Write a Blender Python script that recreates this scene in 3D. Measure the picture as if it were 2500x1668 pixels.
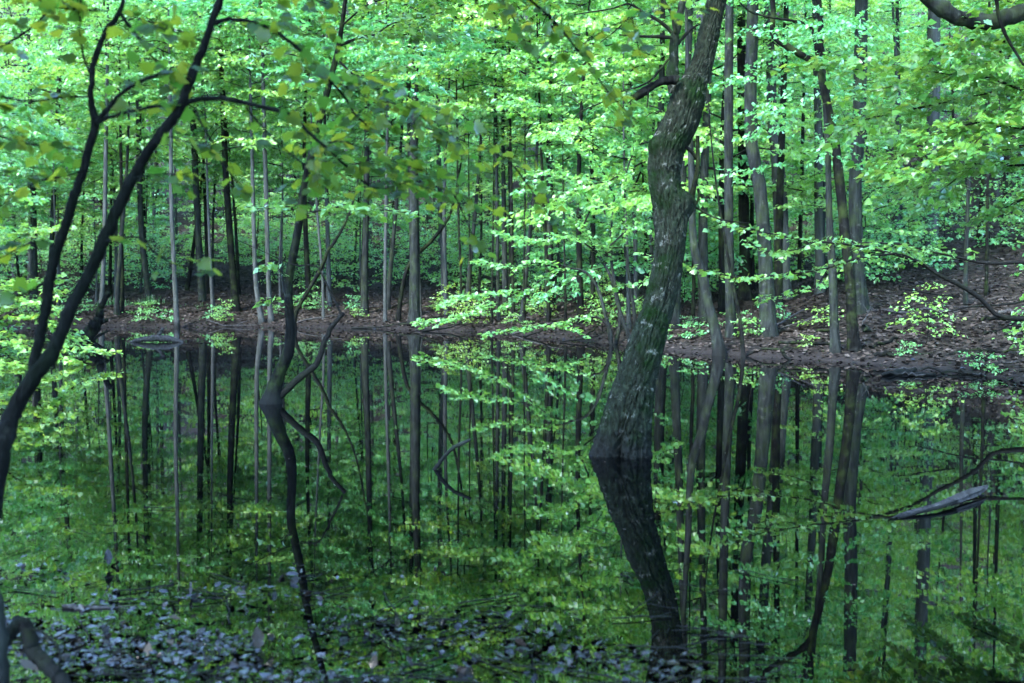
import bpy, math, random
import numpy as np
from mathutils import Vector, Matrix, noise

for o in list(bpy.data.objects):
    bpy.data.objects.remove(o)
R = math.radians
SC = bpy.context.scene
COL = SC.collection

# ------------------------------------------------------------------ camera, sky, sun, exposure
CAM_H = 1.6                       # eye height above the water (z = 0)
FPX, CX, CY, YH = 2681.0, 1250.0, 834.0, 681.0     # focal length / centre / horizon in photo pixels
PITCH = math.atan((CY - YH) / FPX)
cam_d = bpy.data.cameras.new('camera')
cam = bpy.data.objects.new('camera', cam_d)
COL.objects.link(cam)
cam.location = (0, 0, CAM_H)
cam.rotation_euler = (math.pi / 2 - PITCH, 0, 0)
cam_d.sensor_width = 36.0
cam_d.lens = FPX * 36.0 / 2500.0
cam_d.clip_start = 0.05
cam_d.clip_end = 2000
cam_d.dof.use_dof = True
cam_d.dof.focus_distance = 14.0
cam_d.dof.aperture_fstop = 2.4
SC.camera = cam

SUN_EL, SUN_AZ = 46.0, 218.0      # azimuth clockwise from +Y (view direction)
world = bpy.data.worlds.new('World')
SC.world = world
world.use_nodes = True
wn = world.node_tree.nodes
sky = wn.new('ShaderNodeTexSky')
sky.sky_type = 'NISHITA'
sky.sun_disc = False
sky.sun_elevation = R(SUN_EL)
sky.sun_rotation = R(SUN_AZ)
sky.air_density = 1.0
sky.dust_density = 0.3
sky.ozone_density = 4.0
world.node_tree.links.new(sky.outputs[0], wn['Background'].inputs[0])
wn['Background'].inputs[1].default_value = 0.15

sun_d = bpy.data.lights.new('sun', 'SUN')
sun_d.energy = 1.0
sun_d.angle = R(14)
sun_d.color = (1.0, 0.98, 0.95)
sun = bpy.data.objects.new('sun', sun_d)
COL.objects.link(sun)
sd = Vector((math.sin(R(SUN_AZ)) * math.cos(R(SUN_EL)), math.cos(R(SUN_AZ)) * math.cos(R(SUN_EL)), math.sin(R(SUN_EL))))
sun.rotation_euler = sd.to_track_quat('Z', 'Y').to_euler()

SC.view_settings.view_transform = 'Standard'
SC.view_settings.look = 'None'
SC.view_settings.exposure = 4.42
SC.view_settings.gamma = 1.0
SC.render.engine = 'CYCLES'
cy = SC.cycles
cy.max_bounces = 8
cy.diffuse_bounces = 4
cy.glossy_bounces = 3
cy.transmission_bounces = 4
cy.transparent_max_bounces = 4
cy.caustics_reflective = False
cy.caustics_refractive = False
cy.sample_clamp_indirect = 4.0
cy.use_adaptive_sampling = True
cy.adaptive_threshold = 0.03
cy.use_denoising = True

rng = np.random.default_rng(7)
random.seed(7)

# ------------------------------------------------------------------ pixel -> place
def ray(x, y):
    a, b = (x - CX) / FPX, (CY - y) / FPX
    c, s = math.cos(PITCH), math.sin(PITCH)
    return np.array([a, c + b * s, -s + b * c])
def P(x, y, d):                     # the place seen at photo pixel (x, y), d metres ahead
    r = ray(x, y)
    return np.array([0, 0, CAM_H]) + r * (d / r[1])
def wd(y):                          # distance at which the water is seen at pixel row y
    r = ray(CX, y)
    return r[1] * CAM_H / -r[2]
def rad(w, d):                      # half of w pixels at distance d, in metres
    return 0.5 * w * d / FPX

# ------------------------------------------------------------------ materials
def mat(name):
    m = bpy.data.materials.new(name)
    m.use_nodes = True
    nt = m.node_tree
    for n in list(nt.nodes):
        nt.nodes.remove(n)
    out = nt.nodes.new('ShaderNodeOutputMaterial')
    return m, nt, out
def node(nt, t, **kw):
    n = nt.nodes.new(t)
    for k, v in kw.items():
        if k.startswith('i_'):
            n.inputs[k[2:].replace('_', ' ')].default_value = v
        else:
            setattr(n, k, v)
    return n
def ramp(nt, fac, stops):
    n = nt.nodes.new('ShaderNodeValToRGB')
    e = n.color_ramp.elements
    while len(e) < len(stops):
        e.new(0.5)
    for el, (p, c) in zip(e, stops):
        el.position = p
        el.color = (*c, 1)
    nt.links.new(fac, n.inputs[0])
    return n.outputs[0]
def mixc(nt, fac, a, b, mode='MIX'):
    n = nt.nodes.new('ShaderNodeMix')
    n.data_type = 'RGBA'
    n.blend_type = mode
    for s, v in ((n.inputs[0], fac), (n.inputs[6], a), (n.inputs[7], b)):
        if hasattr(v, 'links'):
            nt.links.new(v, s)
        elif isinstance(v, tuple):
            s.default_value = (*v, 1)
        else:
            s.default_value = v
    return n.outputs[2]

def leaf_material(name, cols, trans, gloss=0.12, rough=0.35, tfac=0.45, tree_hue=0.0):
    m, nt, out = mat(name)
    L = nt.links.new
    geo = node(nt, 'ShaderNodeNewGeometry')
    inf = node(nt, 'ShaderNodeObjectInfo')
    add = node(nt, 'ShaderNodeMath', operation='ADD')
    L(geo.outputs['Random Per Island'], add.inputs[0])
    L(inf.outputs['Random'], add.inputs[1])
    fr = node(nt, 'ShaderNodeMath', operation='FRACT')
    L(add.outputs[0], fr.inputs[0])
    n = len(cols)
    c = ramp(nt, fr.outputs[0], [(i / (n - 1), k) for i, k in enumerate(cols)])
    t = ramp(nt, fr.outputs[0], [(i / (len(trans) - 1), k) for i, k in enumerate(trans)])
    hue = ramp(nt, inf.outputs['Random'], [(0.0, (0.65, 0.92, 1.45)), (0.5, (1.0, 1.0, 1.0)), (1.0, (1.5, 1.12, 0.75))])
    c = mixc(nt, tree_hue, c, mixc(nt, 1.0, c, hue, 'MULTIPLY'))
    t = mixc(nt, tree_hue, t, mixc(nt, 1.0, t, hue, 'MULTIPLY'))
    d = node(nt, 'ShaderNodeBsdfDiffuse')
    L(c, d.inputs[0])
    tr = node(nt, 'ShaderNodeBsdfTranslucent')
    L(t, tr.inputs[0])
    mx = node(nt, 'ShaderNodeMixShader')
    mx.inputs[0].default_value = tfac
    L(d.outputs[0], mx.inputs[1])
    L(tr.outputs[0], mx.inputs[2])
    g = node(nt, 'ShaderNodeBsdfGlossy')
    g.inputs['Roughness'].default_value = rough
    g.inputs['Color'].default_value = (0.9, 0.95, 1, 1)
    lw = node(nt, 'ShaderNodeLayerWeight')
    lw.inputs[0].default_value = 0.25
    mul = node(nt, 'ShaderNodeMath', operation='MULTIPLY_ADD')
    L(lw.outputs['Fresnel'], mul.inputs[0])
    mul.inputs[1].default_value = gloss * 2.2
    mul.inputs[2].default_value = gloss * 0.35
    m2 = node(nt, 'ShaderNodeMixShader')
    L(mul.outputs[0], m2.inputs[0])
    L(mx.outputs[0], m2.inputs[1])
    L(g.outputs[0], m2.inputs[2])
    L(m2.outputs[0], out.inputs[0])
    return m

def bark_material(name, dark, light, moss=(0.03, 0.05, 0.012), moss_amt=0.5, lich=0.3, sx=16.0, sz=2.2, bump=0.6, wet=True):
    m, nt, out = mat(name)
    L = nt.links.new
    tc = node(nt, 'ShaderNodeTexCoord')
    mp = node(nt, 'ShaderNodeMapping')
    mp.inputs['Scale'].default_value = (sx, sx, sz)
    L(tc.outputs['Object'], mp.inputs[0])
    inf = node(nt, 'ShaderNodeObjectInfo')
    n1 = node(nt, 'ShaderNodeTexNoise', noise_dimensions='4D')
    n1.inputs['Scale'].default_value = 1.0
    n1.inputs['Detail'].default_value = 6
    n1.inputs['Roughness'].default_value = 0.65
    L(mp.outputs[0], n1.inputs['Vector'])
    L(inf.outputs['Random'], n1.inputs['W'])
    c = ramp(nt, n1.outputs[0], [(0.33, dark), (0.52, tuple(0.55 * a + 0.45 * b for a, b in zip(dark, light))), (0.68, light)])
    n2 = node(nt, 'ShaderNodeTexNoise')
    n2.inputs['Scale'].default_value = 2.6
    n2.inputs['Detail'].default_value = 5
    n2.inputs['Roughness'].default_value = 0.7
    L(tc.outputs['Object'], n2.inputs['Vector'])
    f2 = ramp(nt, n2.outputs[0], [(0.48, (0, 0, 0)), (0.66, (moss_amt,) * 3)])
    c = mixc(nt, f2, c, moss)
    n3 = node(nt, 'ShaderNodeTexNoise')
    n3.inputs['Scale'].default_value = 9.0
    n3.inputs['Detail'].default_value = 6
    n3.inputs['Roughness'].default_value = 0.75
    L(tc.outputs['Object'], n3.inputs['Vector'])
    f3 = ramp(nt, n3.outputs[0], [(0.58, (0, 0, 0)), (0.66, (lich,) * 3)])
    c = mixc(nt, f3, c, (0.10, 0.11, 0.10))
    if wet:                          # the soaked, blackened ring that the water level leaves on a trunk
        geo = node(nt, 'ShaderNodeNewGeometry')
        sp = node(nt, 'ShaderNodeSeparateXYZ')
        L(geo.outputs['Position'], sp.inputs[0])
        ad = node(nt, 'ShaderNodeMath', operation='MULTIPLY_ADD')
        L(n3.outputs[0], ad.inputs[0])
        ad.inputs[1].default_value = -0.5
        L(sp.outputs[2], ad.inputs[2])
        fw = ramp(nt, ad.outputs[0], [(0.0, (1, 1, 1)), (0.0, (1, 1, 1)), (0.12, (0, 0, 0))])
        mr = node(nt, 'ShaderNodeMapRange')
        mr.inputs['From Min'].default_value = -0.18
        mr.inputs['From Max'].default_value = 0.02
        mr.inputs['To Min'].default_value = 0.9
        mr.inputs['To Max'].default_value = 0.0
        L(ad.outputs[0], mr.inputs[0])
        c = mixc(nt, mr.outputs[0], c, (0.008, 0.009, 0.009))
    b = node(nt, 'ShaderNodeBump')
    b.inputs['Strength'].default_value = bump
    b.inputs['Distance'].default_value = 0.03
    L(n1.outputs[0], b.inputs['Height'])
    p = node(nt, 'ShaderNodeBsdfPrincipled')
    p.inputs['Roughness'].default_value = 0.85
    p.inputs['Specular IOR Level'].default_value = 0.04
    L(c, p.inputs['Base Color'])
    L(b.outputs[0], p.inputs['Normal'])
    L(p.outputs[0], out.inputs[0])
    return m

M = {}
M['leaf_far'] = leaf_material('leaf_far', [(0.055, 0.20, 0.05), (0.085, 0.265, 0.056), (0.15, 0.345, 0.062), (0.05, 0.22, 0.072)],
                              [(0.18, 0.49, 0.07), (0.32, 0.60, 0.065)], gloss=0.13, rough=0.48, tree_hue=1.0, tfac=0.5)
M['leaf_mid'] = leaf_material('leaf_mid', [(0.05, 0.16, 0.03), (0.08, 0.22, 0.03), (0.12, 0.26, 0.035), (0.055, 0.19, 0.045)],
                              [(0.16, 0.38, 0.04), (0.30, 0.44, 0.04)], gloss=0.13, rough=0.38)
M['leaf_mid_shaded'] = leaf_material('leaf_mid_shaded', [(0.03, 0.13, 0.02), (0.05, 0.18, 0.025), (0.08, 0.20, 0.025), (0.035, 0.15, 0.03)],
                               [(0.16, 0.40, 0.03), (0.30, 0.44, 0.04)], gloss=0.12, rough=0.38)  # right-hand maple's green taken darker than leaf_mid to carry its shade
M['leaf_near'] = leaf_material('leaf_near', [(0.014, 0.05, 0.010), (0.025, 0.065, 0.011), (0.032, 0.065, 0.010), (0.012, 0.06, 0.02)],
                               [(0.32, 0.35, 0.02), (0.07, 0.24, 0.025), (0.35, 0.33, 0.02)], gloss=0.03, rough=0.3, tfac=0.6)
M['bark_main'] = bark_material('bark_main', (0.002, 0.0025, 0.0025), (0.019, 0.027, 0.018), moss=(0.002, 0.011, 0.001), moss_amt=0.85, lich=0.75, sx=32, sz=11, bump=1.0)
M['bark_grey'] = bark_material('bark_grey', (0.002, 0.0026, 0.0028), (0.022, 0.027, 0.026), moss_amt=0.35, lich=0.3)
M['bark_pale'] = bark_material('bark_pale', (0.014, 0.017, 0.017), (0.058, 0.064, 0.063), moss_amt=0.25, lich=0.3, bump=0.3)
M['bark_dark'] = bark_material('bark_dark', (0.0004, 0.0006, 0.0006), (0.008, 0.0092, 0.0092), moss_amt=0.4, lich=0.14, sx=30, sz=5, bump=0.5)
M['bark_near'] = bark_material('bark_near', (0.0008, 0.0012, 0.0012), (0.007, 0.0085, 0.0085), moss=(0.002, 0.006, 0.002), moss_amt=0.5, lich=0.05, sx=45, sz=14, bump=0.8)
M['bark_twig'] = bark_material('bark_twig', (0.004, 0.004, 0.004), (0.014, 0.014, 0.013), moss_amt=0.1, lich=0.1, sx=40, sz=40, bump=0.2, wet=False)
M['dead_wood'] = bark_material('dead_wood', (0.009, 0.009, 0.010), (0.055, 0.056, 0.058), moss_amt=0.1, lich=0.1, sx=25, sz=25, bump=0.6, wet=False)

# leaf litter ground
m, nt, out = mat('forest_floor')
L = nt.links.new
tc = node(nt, 'ShaderNodeTexCoord')
n1 = node(nt, 'ShaderNodeTexVoronoi')
n1.inputs['Scale'].default_value = 11
L(tc.outputs['Object'], n1.inputs['Vector'])
n2 = node(nt, 'ShaderNodeTexNoise')
n2.inputs['Scale'].default_value = 1.1
n2.inputs['Detail'].default_value = 8
n2.inputs['Roughness'].default_value = 0.7
L(tc.outputs['Object'], n2.inputs['Vector'])
sepc = node(nt, 'ShaderNodeSeparateColor')
L(n1.outputs['Color'], sepc.inputs[0])
c1 = ramp(nt, sepc.outputs[0], [(0.0, (0.005, 0.0045, 0.004)), (0.4, (0.013, 0.0112, 0.0098)), (0.75, (0.025, 0.0215, 0.0188)), (1.0, (0.046, 0.041, 0.037))])
c2 = ramp(nt, n2.outputs[0], [(0.35, (0.4, 0.37, 0.34)), (0.65, (1.0, 1.0, 1.0))])
c = mixc(nt, 1.0, c1, c2, 'MULTIPLY')
geo = node(nt, 'ShaderNodeNewGeometry')
sp = node(nt, 'ShaderNodeSeparateXYZ')
L(geo.outputs['Position'], sp.inputs[0])
mr = node(nt, 'ShaderNodeMapRange')
mr.inputs['From Min'].default_value = 0.05
mr.inputs['From Max'].default_value = 0.25
mr.inputs['To Min'].default_value = 0.92
mr.inputs['To Max'].default_value = 0.0
L(sp.outputs[2], mr.inputs[0])
c = mixc(nt, mr.outputs[0], c, (0.012, 0.011, 0.011))     # soaked black mud at the water's edge
b = node(nt, 'ShaderNodeBump')
b.inputs['Strength'].default_value = 0.8
b.inputs['Distance'].default_value = 0.05
L(n1.outputs['Distance'], b.inputs['Height'])
p = node(nt, 'ShaderNodeBsdfPrincipled')
p.inputs['Roughness'].default_value = 0.85
p.inputs['Specular IOR Level'].default_value = 0.06
L(c, p.inputs['Base Color'])
L(b.outputs[0], p.inputs['Normal'])
L(p.outputs[0], out.inputs[0])
M['floor'] = m

def litter_material(name, cols, rough, spec):
    m, nt, out = mat(name)
    geo = node(nt, 'ShaderNodeNewGeometry')
    inf = node(nt, 'ShaderNodeObjectInfo')
    add = node(nt, 'ShaderNodeMath', operation='ADD')
    nt.links.new(geo.outputs['Random Per Island'], add.inputs[0])
    nt.links.new(inf.outputs['Random'], add.inputs[1])
    fr = node(nt, 'ShaderNodeMath', operation='FRACT')
    nt.links.new(add.outputs[0], fr.inputs[0])
    c = ramp(nt, fr.outputs[0], [(i / (len(cols) - 1), k) for i, k in enumerate(cols)])
    p = node(nt, 'ShaderNodeBsdfPrincipled')
    p.inputs['Roughness'].default_value = rough
    p.inputs['Specular IOR Level'].default_value = spec
    nt.links.new(c, p.inputs['Base Color'])
    nt.links.new(p.outputs[0], out.inputs[0])
    return m
M['litter'] = litter_material('dry_litter', [(0.009, 0.0075, 0.0065), (0.019, 0.0155, 0.013), (0.033, 0.0275, 0.024), (0.058, 0.051, 0.046)], 0.8, 0.05)
M['wet_leaf'] = litter_material('wet_leaf', [(0.001, 0.001, 0.0012), (0.002, 0.002, 0.002), (0.006, 0.0048, 0.004), (0.02, 0.015, 0.012)], 0.2, 0.2)
M['tan_leaf'] = litter_material('tan_leaf', [(0.025, 0.018, 0.013), (0.06, 0.046, 0.036)], 0.6, 0.1)
M['grass'] = leaf_material('grass_blade', [(0.025, 0.09, 0.03), (0.04, 0.12, 0.035)], [(0.06, 0.18, 0.04), (0.08, 0.2, 0.04)], gloss=0.04)

# still, dark, slightly dusty water
m, nt, out = mat('pond_water')
L = nt.links.new
tc = node(nt, 'ShaderNodeTexCoord')
mp = node(nt, 'ShaderNodeMapping')
mp.inputs['Scale'].default_value = (0.8, 2.4, 1)
L(tc.outputs['Object'], mp.inputs[0])
n1 = node(nt, 'ShaderNodeTexNoise')
n1.inputs['Scale'].default_value = 1.6
n1.inputs['Detail'].default_value = 3
L(mp.outputs[0], n1.inputs['Vector'])
b = node(nt, 'ShaderNodeBump')
b.inputs['Strength'].default_value = 0.012
b.inputs['Distance'].default_value = 0.02
L(n1.outputs[0], b.inputs['Height'])
p = node(nt, 'ShaderNodeBsdfPrincipled')
p.inputs['Base Color'].default_value = (0.0002, 0.0004, 0.0004, 1)
p.inputs['IOR'].default_value = 1.38
p.inputs['Roughness'].default_value = 0.015
L(b.outputs[0], p.inputs['Normal'])
# a thin film of dust and pollen: the flatter the view, the more of it one looks through
geo = node(nt, 'ShaderNodeNewGeometry')
dot = node(nt, 'ShaderNodeVectorMath', operation='DOT_PRODUCT')
L(geo.outputs['Normal'], dot.inputs[0])
L(geo.outputs['Incoming'], dot.inputs[1])
ab = node(nt, 'ShaderNodeMath', operation='ABSOLUTE')
L(dot.outputs['Value'], ab.inputs[0])
mx_ = node(nt, 'ShaderNodeMath', operation='MAXIMUM')
L(ab.outputs[0], mx_.inputs[0])
mx_.inputs[1].default_value = 0.03
n3 = node(nt, 'ShaderNodeTexNoise')
n3.inputs['Scale'].default_value = 0.5
n3.inputs['Detail'].default_value = 6
L(mp.outputs[0], n3.inputs['Vector'])
amt = node(nt, 'ShaderNodeMapRange')
amt.inputs['From Min'].default_value = 0.35
amt.inputs['From Max'].default_value = 0.7
amt.inputs['To Min'].default_value = 0.0004
amt.inputs['To Max'].default_value = 0.004
L(n3.outputs[0], amt.inputs[0])
dv = node(nt, 'ShaderNodeMath', operation='DIVIDE')
L(amt.outputs[0], dv.inputs[0])
L(mx_.outputs[0], dv.inputs[1])
df = node(nt, 'ShaderNodeBsdfDiffuse')
df.inputs[0].default_value = (0.026, 0.030, 0.032, 1)
ms = node(nt, 'ShaderNodeMixShader')
L(dv.outputs[0], ms.inputs[0])
L(p.outputs[0], ms.inputs[1])
L(df.outputs[0], ms.inputs[2])
L(ms.outputs[0], out.inputs[0])
M['water'] = m

# ------------------------------------------------------------------ mesh helpers
def make_mesh(name, verts, faces_list, material, smooth=False):
    """faces_list: list of (n, k) index arrays"""
    me = bpy.data.meshes.new(name)
    verts = np.asarray(verts, dtype=np.float32)
    me.vertices.add(len(verts))
    me.vertices.foreach_set('co', verts.ravel())
    loops = np.concatenate([f.ravel() for f in faces_list]).astype(np.int32)
    sizes = np.concatenate([np.full(len(f), f.shape[1]) for f in faces_list]).astype(np.int32)
    starts = np.concatenate([[0], np.cumsum(sizes)[:-1]]).astype(np.int32)
    me.loops.add(len(loops))
    me.loops.foreach_set('vertex_index', loops)
    me.polygons.add(len(sizes))
    me.polygons.foreach_set('loop_start', starts)
    me.polygons.foreach_set('loop_total', sizes)
    me.polygons.foreach_set('use_smooth', np.full(len(sizes), smooth, dtype=bool))
    me.update(calc_edges=True)
    me.materials.append(material)
    return me
class MB:
    def __init__(self):
        self.v, self.f, self.n = [], [], 0
    def add(self, verts, faces):
        self.v.append(np.asarray(verts, dtype=np.float32))
        for f in (faces if isinstance(faces, list) else [faces]):
            self.f.append(np.asarray(f) + self.n)
        self.n += len(verts)
    def mesh(self, name, material, smooth=False, origin=(0, 0, 0)):
        v = np.concatenate(self.v) - np.asarray(origin, dtype=np.float32)
        return make_mesh(name, v, self.f, material, smooth)
    def build(self, name, material, parent=None, smooth=False, origin=(0, 0, 0)):
        return obj(name, self.mesh(name, material, smooth, origin), parent)
def obj(name, mesh, parent=None, loc=None):
    o = bpy.data.objects.new(name, mesh)
    COL.objects.link(o)
    if parent is not None:
        o.parent = parent
    if loc is not None:
        o.location = loc
    return o
def tag(o, label=None, cat=None, group=None, kind=None):
    if label: o['label'] = label
    if cat: o['category'] = cat
    if group: o['group'] = group
    if kind: o['kind'] = kind
    return o
def thing(name, loc, label, cat, group=None):
    o = bpy.data.objects.new(name, None)
    o.empty_display_size = 0.2
    COL.objects.link(o)
    o.location = loc
    return tag(o, label, cat, group)

def catmull(pts, n):
    """smooth resample of an (m, k) polyline to n rows"""
    p = np.asarray(pts, dtype=float)
    m = len(p)
    if m == 2:
        t = np.linspace(0, 1, n)[:, None]
        return p[0] * (1 - t) + p[1] * t
    seg = np.concatenate([[0], np.cumsum(np.linalg.norm(np.diff(p[:, :3], axis=0), axis=1) + 1e-6)])
    u = np.linspace(0, seg[-1], n)
    i = np.clip(np.searchsorted(seg, u, side='right') - 1, 0, m - 2)
    t = ((u - seg[i]) / (seg[i + 1] - seg[i]))[:, None]
    tan = np.zeros_like(p)
    tan[1:-1] = (p[2:] - p[:-2]) / (seg[2:] - seg[:-2])[:, None]
    tan[0] = (p[1] - p[0]) / (seg[1] - seg[0])
    tan[-1] = (p[-1] - p[-2]) / (seg[-1] - seg[-2])
    h = (seg[i + 1] - seg[i])[:, None]
    return ((2 * t**3 - 3 * t**2 + 1) * p[i] + (t**3 - 2 * t**2 + t) * h * tan[i]
            + (-2 * t**3 + 3 * t**2) * p[i + 1] + (t**3 - t**2) * h * tan[i + 1])
def frames(c):
    t = np.gradient(c, axis=0)
    t /= np.linalg.norm(t, axis=1)[:, None] + 1e-9
    ref = np.array([0, 1.0, 0]) if abs(t[:, 1]).mean() < 0.8 else np.array([1.0, 0, 0])
    s = np.cross(t, ref)
    s /= np.linalg.norm(s, axis=1)[:, None] + 1e-9
    return t, s, np.cross(s, t)
def tube(c, r, sides=6, disp=None, cap=True):
    """c (n,3) centre line, r (n,) radii; disp(theta, row, r) -> multiplier"""
    n = len(c)
    t, s, u = frames(c)
    th = np.linspace(0, 2 * math.pi, sides, endpoint=False)
    rr = np.repeat(np.asarray(r)[:, None], sides, axis=1)
    if disp is not None:
        rr = rr * disp(th)
    v = (c[:, None, :] + rr[:, :, None] * (np.cos(th)[None, :, None] * s[:, None, :] + np.sin(th)[None, :, None] * u[:, None, :])).reshape(-1, 3)
    a = (np.arange(n - 1) * sides)[:, None] + np.arange(sides)[None, :]
    b = (np.arange(n - 1) * sides)[:, None] + (np.arange(sides) + 1)[None, :] % sides
    q = np.stack([a, b, b + sides, a + sides], axis=2).reshape(-1, 4)
    faces = [q]
    if cap:
        k = len(v)
        v = np.vstack([v, c[-1:] + t[-1:] * r[-1] * 0.3])
        top = (n - 1) * sides + np.arange(sides)
        faces.append(np.stack([top, np.roll(top, -1), np.full(sides, k)], axis=1))
    return v, faces
def fbm(x, y, z, o=3):
    v, a = 0.0, 1.0
    for _ in range(o):
        v += a * noise.noise(Vector((x, y, z)))
        x, y, z, a = x * 2.03, y * 2.03, z * 2.03, a * 0.5
    return v
def bark_disp(c, sides, amp=0.06, lump=0.06, k=3.0, zs=1.4, seed=0.0, flare=0.0, flare_h=0.3, lobes=4):
    """furrowed bark: long ridges with twist, lumps, and root lobes at the foot"""
    n = len(c)
    z = c[:, 2] - 0.0
    def f(th):
        out = np.ones((n, len(th)))
        for i in range(n):
            for j, t in enumerate(th):
                tw = t + z[i] * 0.25
                a = fbm(math.cos(tw) * k + seed, math.sin(tw) * k, z[i] * zs + seed, 3)
                l = noise.noise(Vector((math.cos(t) * 0.9 + seed, math.sin(t) * 0.9, z[i] * 1.3)))
                out[i, j] += -amp * abs(a) * 2.2 + amp * 0.7 + lump * l
                if flare and z[i] < flare_h * 3:
                    e = math.exp(-max(z[i], 0) / flare_h)
                    out[i, j] += flare * e * math.cos(lobes * t + seed)
        return out
    return f

# leaves -------------------------------------------------------------
LEAF_FAR_V = np.array([[0, 0, 0], [0.42, 0.45, 0.10], [0, 1.0, -0.06], [-0.42, 0.45, 0.10]])
LEAF_FAR_F = np.array([[0, 1, 2], [0, 2, 3]])
def lobed(seed=0, curl=0.12):
    """five lobed maple leaf, stem at the origin, tip on +y, size about 1"""
    rs = np.random.default_rng(seed)
    half = [(0.0, 0.02), (0.16, -0.08), (0.36, -0.05), (0.34, 0.10), (0.55, 0.24), (0.50, 0.38), (0.36, 0.42), (0.38, 0.62), (0.24, 0.66), (0.13, 0.82), (0.0, 1.0)]
    pts = half + [(-x, y) for x, y in half[-2:0:-1]]
    pts = np.array(pts) + rs.normal(0, 0.012, (len(pts), 2))
    r2 = pts[:, 0] ** 2 + (pts[:, 1] - 0.35) ** 2
    z = -curl * r2 * 2 + 0.10 * np.abs(pts[:, 0]) * (1 if seed % 2 else 0.4)
    v = np.column_stack([pts, z])
    v = np.vstack([v, [[0, 0.33, 0.02]]])
    k = len(v) - 1
    i = np.arange(k)
    return v, np.column_stack([i, (i + 1) % k, np.full(k, k)])
def lobed_lite():
    half = [(0.0, 0.0), (0.36, -0.02), (0.52, 0.30), (0.30, 0.44), (0.26, 0.68), (0.0, 1.0)]
    pts = half + [(-x, y) for x, y in half[-2:0:-1]]
    v = np.array([(x, y, -0.18 * (x * x + (y - 0.4) ** 2) + 0.10 * abs(x)) for x, y in pts])
    v = np.vstack([v, [[0, 0.35, 0]]])
    k = len(v) - 1
    i = np.arange(k)
    return v, np.column_stack([i, (i + 1) % k, np.full(k, k)])
MAPLES = [lobed(s) for s in range(4)]
LITE = lobed_lite()

def orient(dirs, nrms):
    d = dirs / (np.linalg.norm(dirs, axis=1)[:, None] + 1e-9)
    n = nrms - d * np.sum(nrms * d, axis=1)[:, None]
    n /= np.linalg.norm(n, axis=1)[:, None] + 1e-9
    return np.cross(d, n), d, n
def leaf_arrays(lv, tmpl):
    pos, dirs, nrms, size = lv
    s, d, n = orient(dirs, nrms)
    tv, tf = tmpl
    v = (pos[:, None, :] + size[:, None, None] * (tv[None, :, 0, None] * s[:, None, :] + tv[None, :, 1, None] * d[:, None, :] + tv[None, :, 2, None] * n[:, None, :]))
    f = (tf[None, :, :] + (np.arange(len(pos)) * len(tv))[:, None, None]).reshape(-1, 3)
    return v.reshape(-1, 3), f
def cat_leaves(lst):
    return tuple(np.concatenate([l[i] for l in lst]) for i in range(4))
def twig_leaves(rs, a, b, n, size, tilt=0.45, droop=0.25, jit=0.05):
    """n leaves in two rows along the twig a->b"""
    u = (np.arange(n) + rs.uniform(0, 1, n)) / n
    d = b - a
    ln = np.linalg.norm(d) + 1e-6
    d = d / ln
    side = np.cross(d, [0, 0, 1.0])
    side /= np.linalg.norm(side) + 1e-6
    sgn = np.where(np.arange(n) % 2 == 0, 1.0, -1.0)[:, None]
    pos = a[None, :] + (b - a)[None, :] * u[:, None] + rs.normal(0, jit, (n, 3)) * np.array([1, 1, 0.6])
    dirs = d[None, :] * rs.uniform(0.3, 1.1, n)[:, None] + sgn * side[None, :] * rs.uniform(0.4, 1.2, n)[:, None] + rs.normal(0, 0.25, (n, 3))
    dirs[:, 2] -= rs.uniform(0, 2 * droop, n)
    nr = np.array([0, 0, 1.0])[None, :] + rs.normal(0, tilt, (n, 3))
    return pos, dirs, nr, size * rs.uniform(0.65, 1.25, n)
def spray(rs, line, mb, leaf=0.085, spread=0.5, step=0.14, per_m=26, u0=0.1, tilt=0.45, droop=0.25, twig_r=0.003, fall=0.0, jit=0.03, vert=0.12):
    """side twigs with leaves in a flat fan along a centre line; twig wood goes into mb"""
    seg = np.concatenate([[0], np.cumsum(np.linalg.norm(np.diff(line, axis=0), axis=1))])
    tot = seg[-1]
    out = []
    s = tot * u0
    k = 0
    while s < tot:
        i = min(np.searchsorted(seg, s, side='right') - 1, len(line) - 2)
        t = (s - seg[i]) / (seg[i + 1] - seg[i])
        p = line[i] * (1 - t) + line[i + 1] * t
        d = line[i + 1] - line[i]
        d = d / np.linalg.norm(d)
        side = np.cross(d, [0, 0, 1.0])
        side /= np.linalg.norm(side) + 1e-6
        ln = spread * rs.uniform(0.45, 1.2) * (0.45 + 0.55 * math.sin(math.pi * min(1, (1.05 - s / tot) * 0.9)))
        q = d * rs.uniform(0.4, 0.9) + side * (1 if k % 2 else -1) * rs.uniform(0.6, 1.1)
        q = q / np.linalg.norm(q) * ln
        q[2] += rs.normal(0, vert) * ln - fall * ln
        e = p + q
        n = max(2, int(ln * per_m))
        out.append(twig_leaves(rs, p, e, n, leaf, tilt, droop, jit))
        if mb is not None:
            mid = (p + e) / 2 + rs.normal(0, 0.02, 3) + [0, 0, 0.02]
            c = np.array([p, mid, e])
            mb.add(*tube(c, np.array([twig_r, twig_r * 0.7, twig_r * 0.35]), 3, cap=False))
        s += step * rs.uniform(0.6, 1.4)
        k += 1
    d = line[-1] - line[-2]
    out.append(twig_leaves(rs, line[-2], line[-1] + d * 0.1, max(3, int(np.linalg.norm(d) * per_m)), leaf, tilt, droop, jit))
    return cat_leaves(out)

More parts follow.
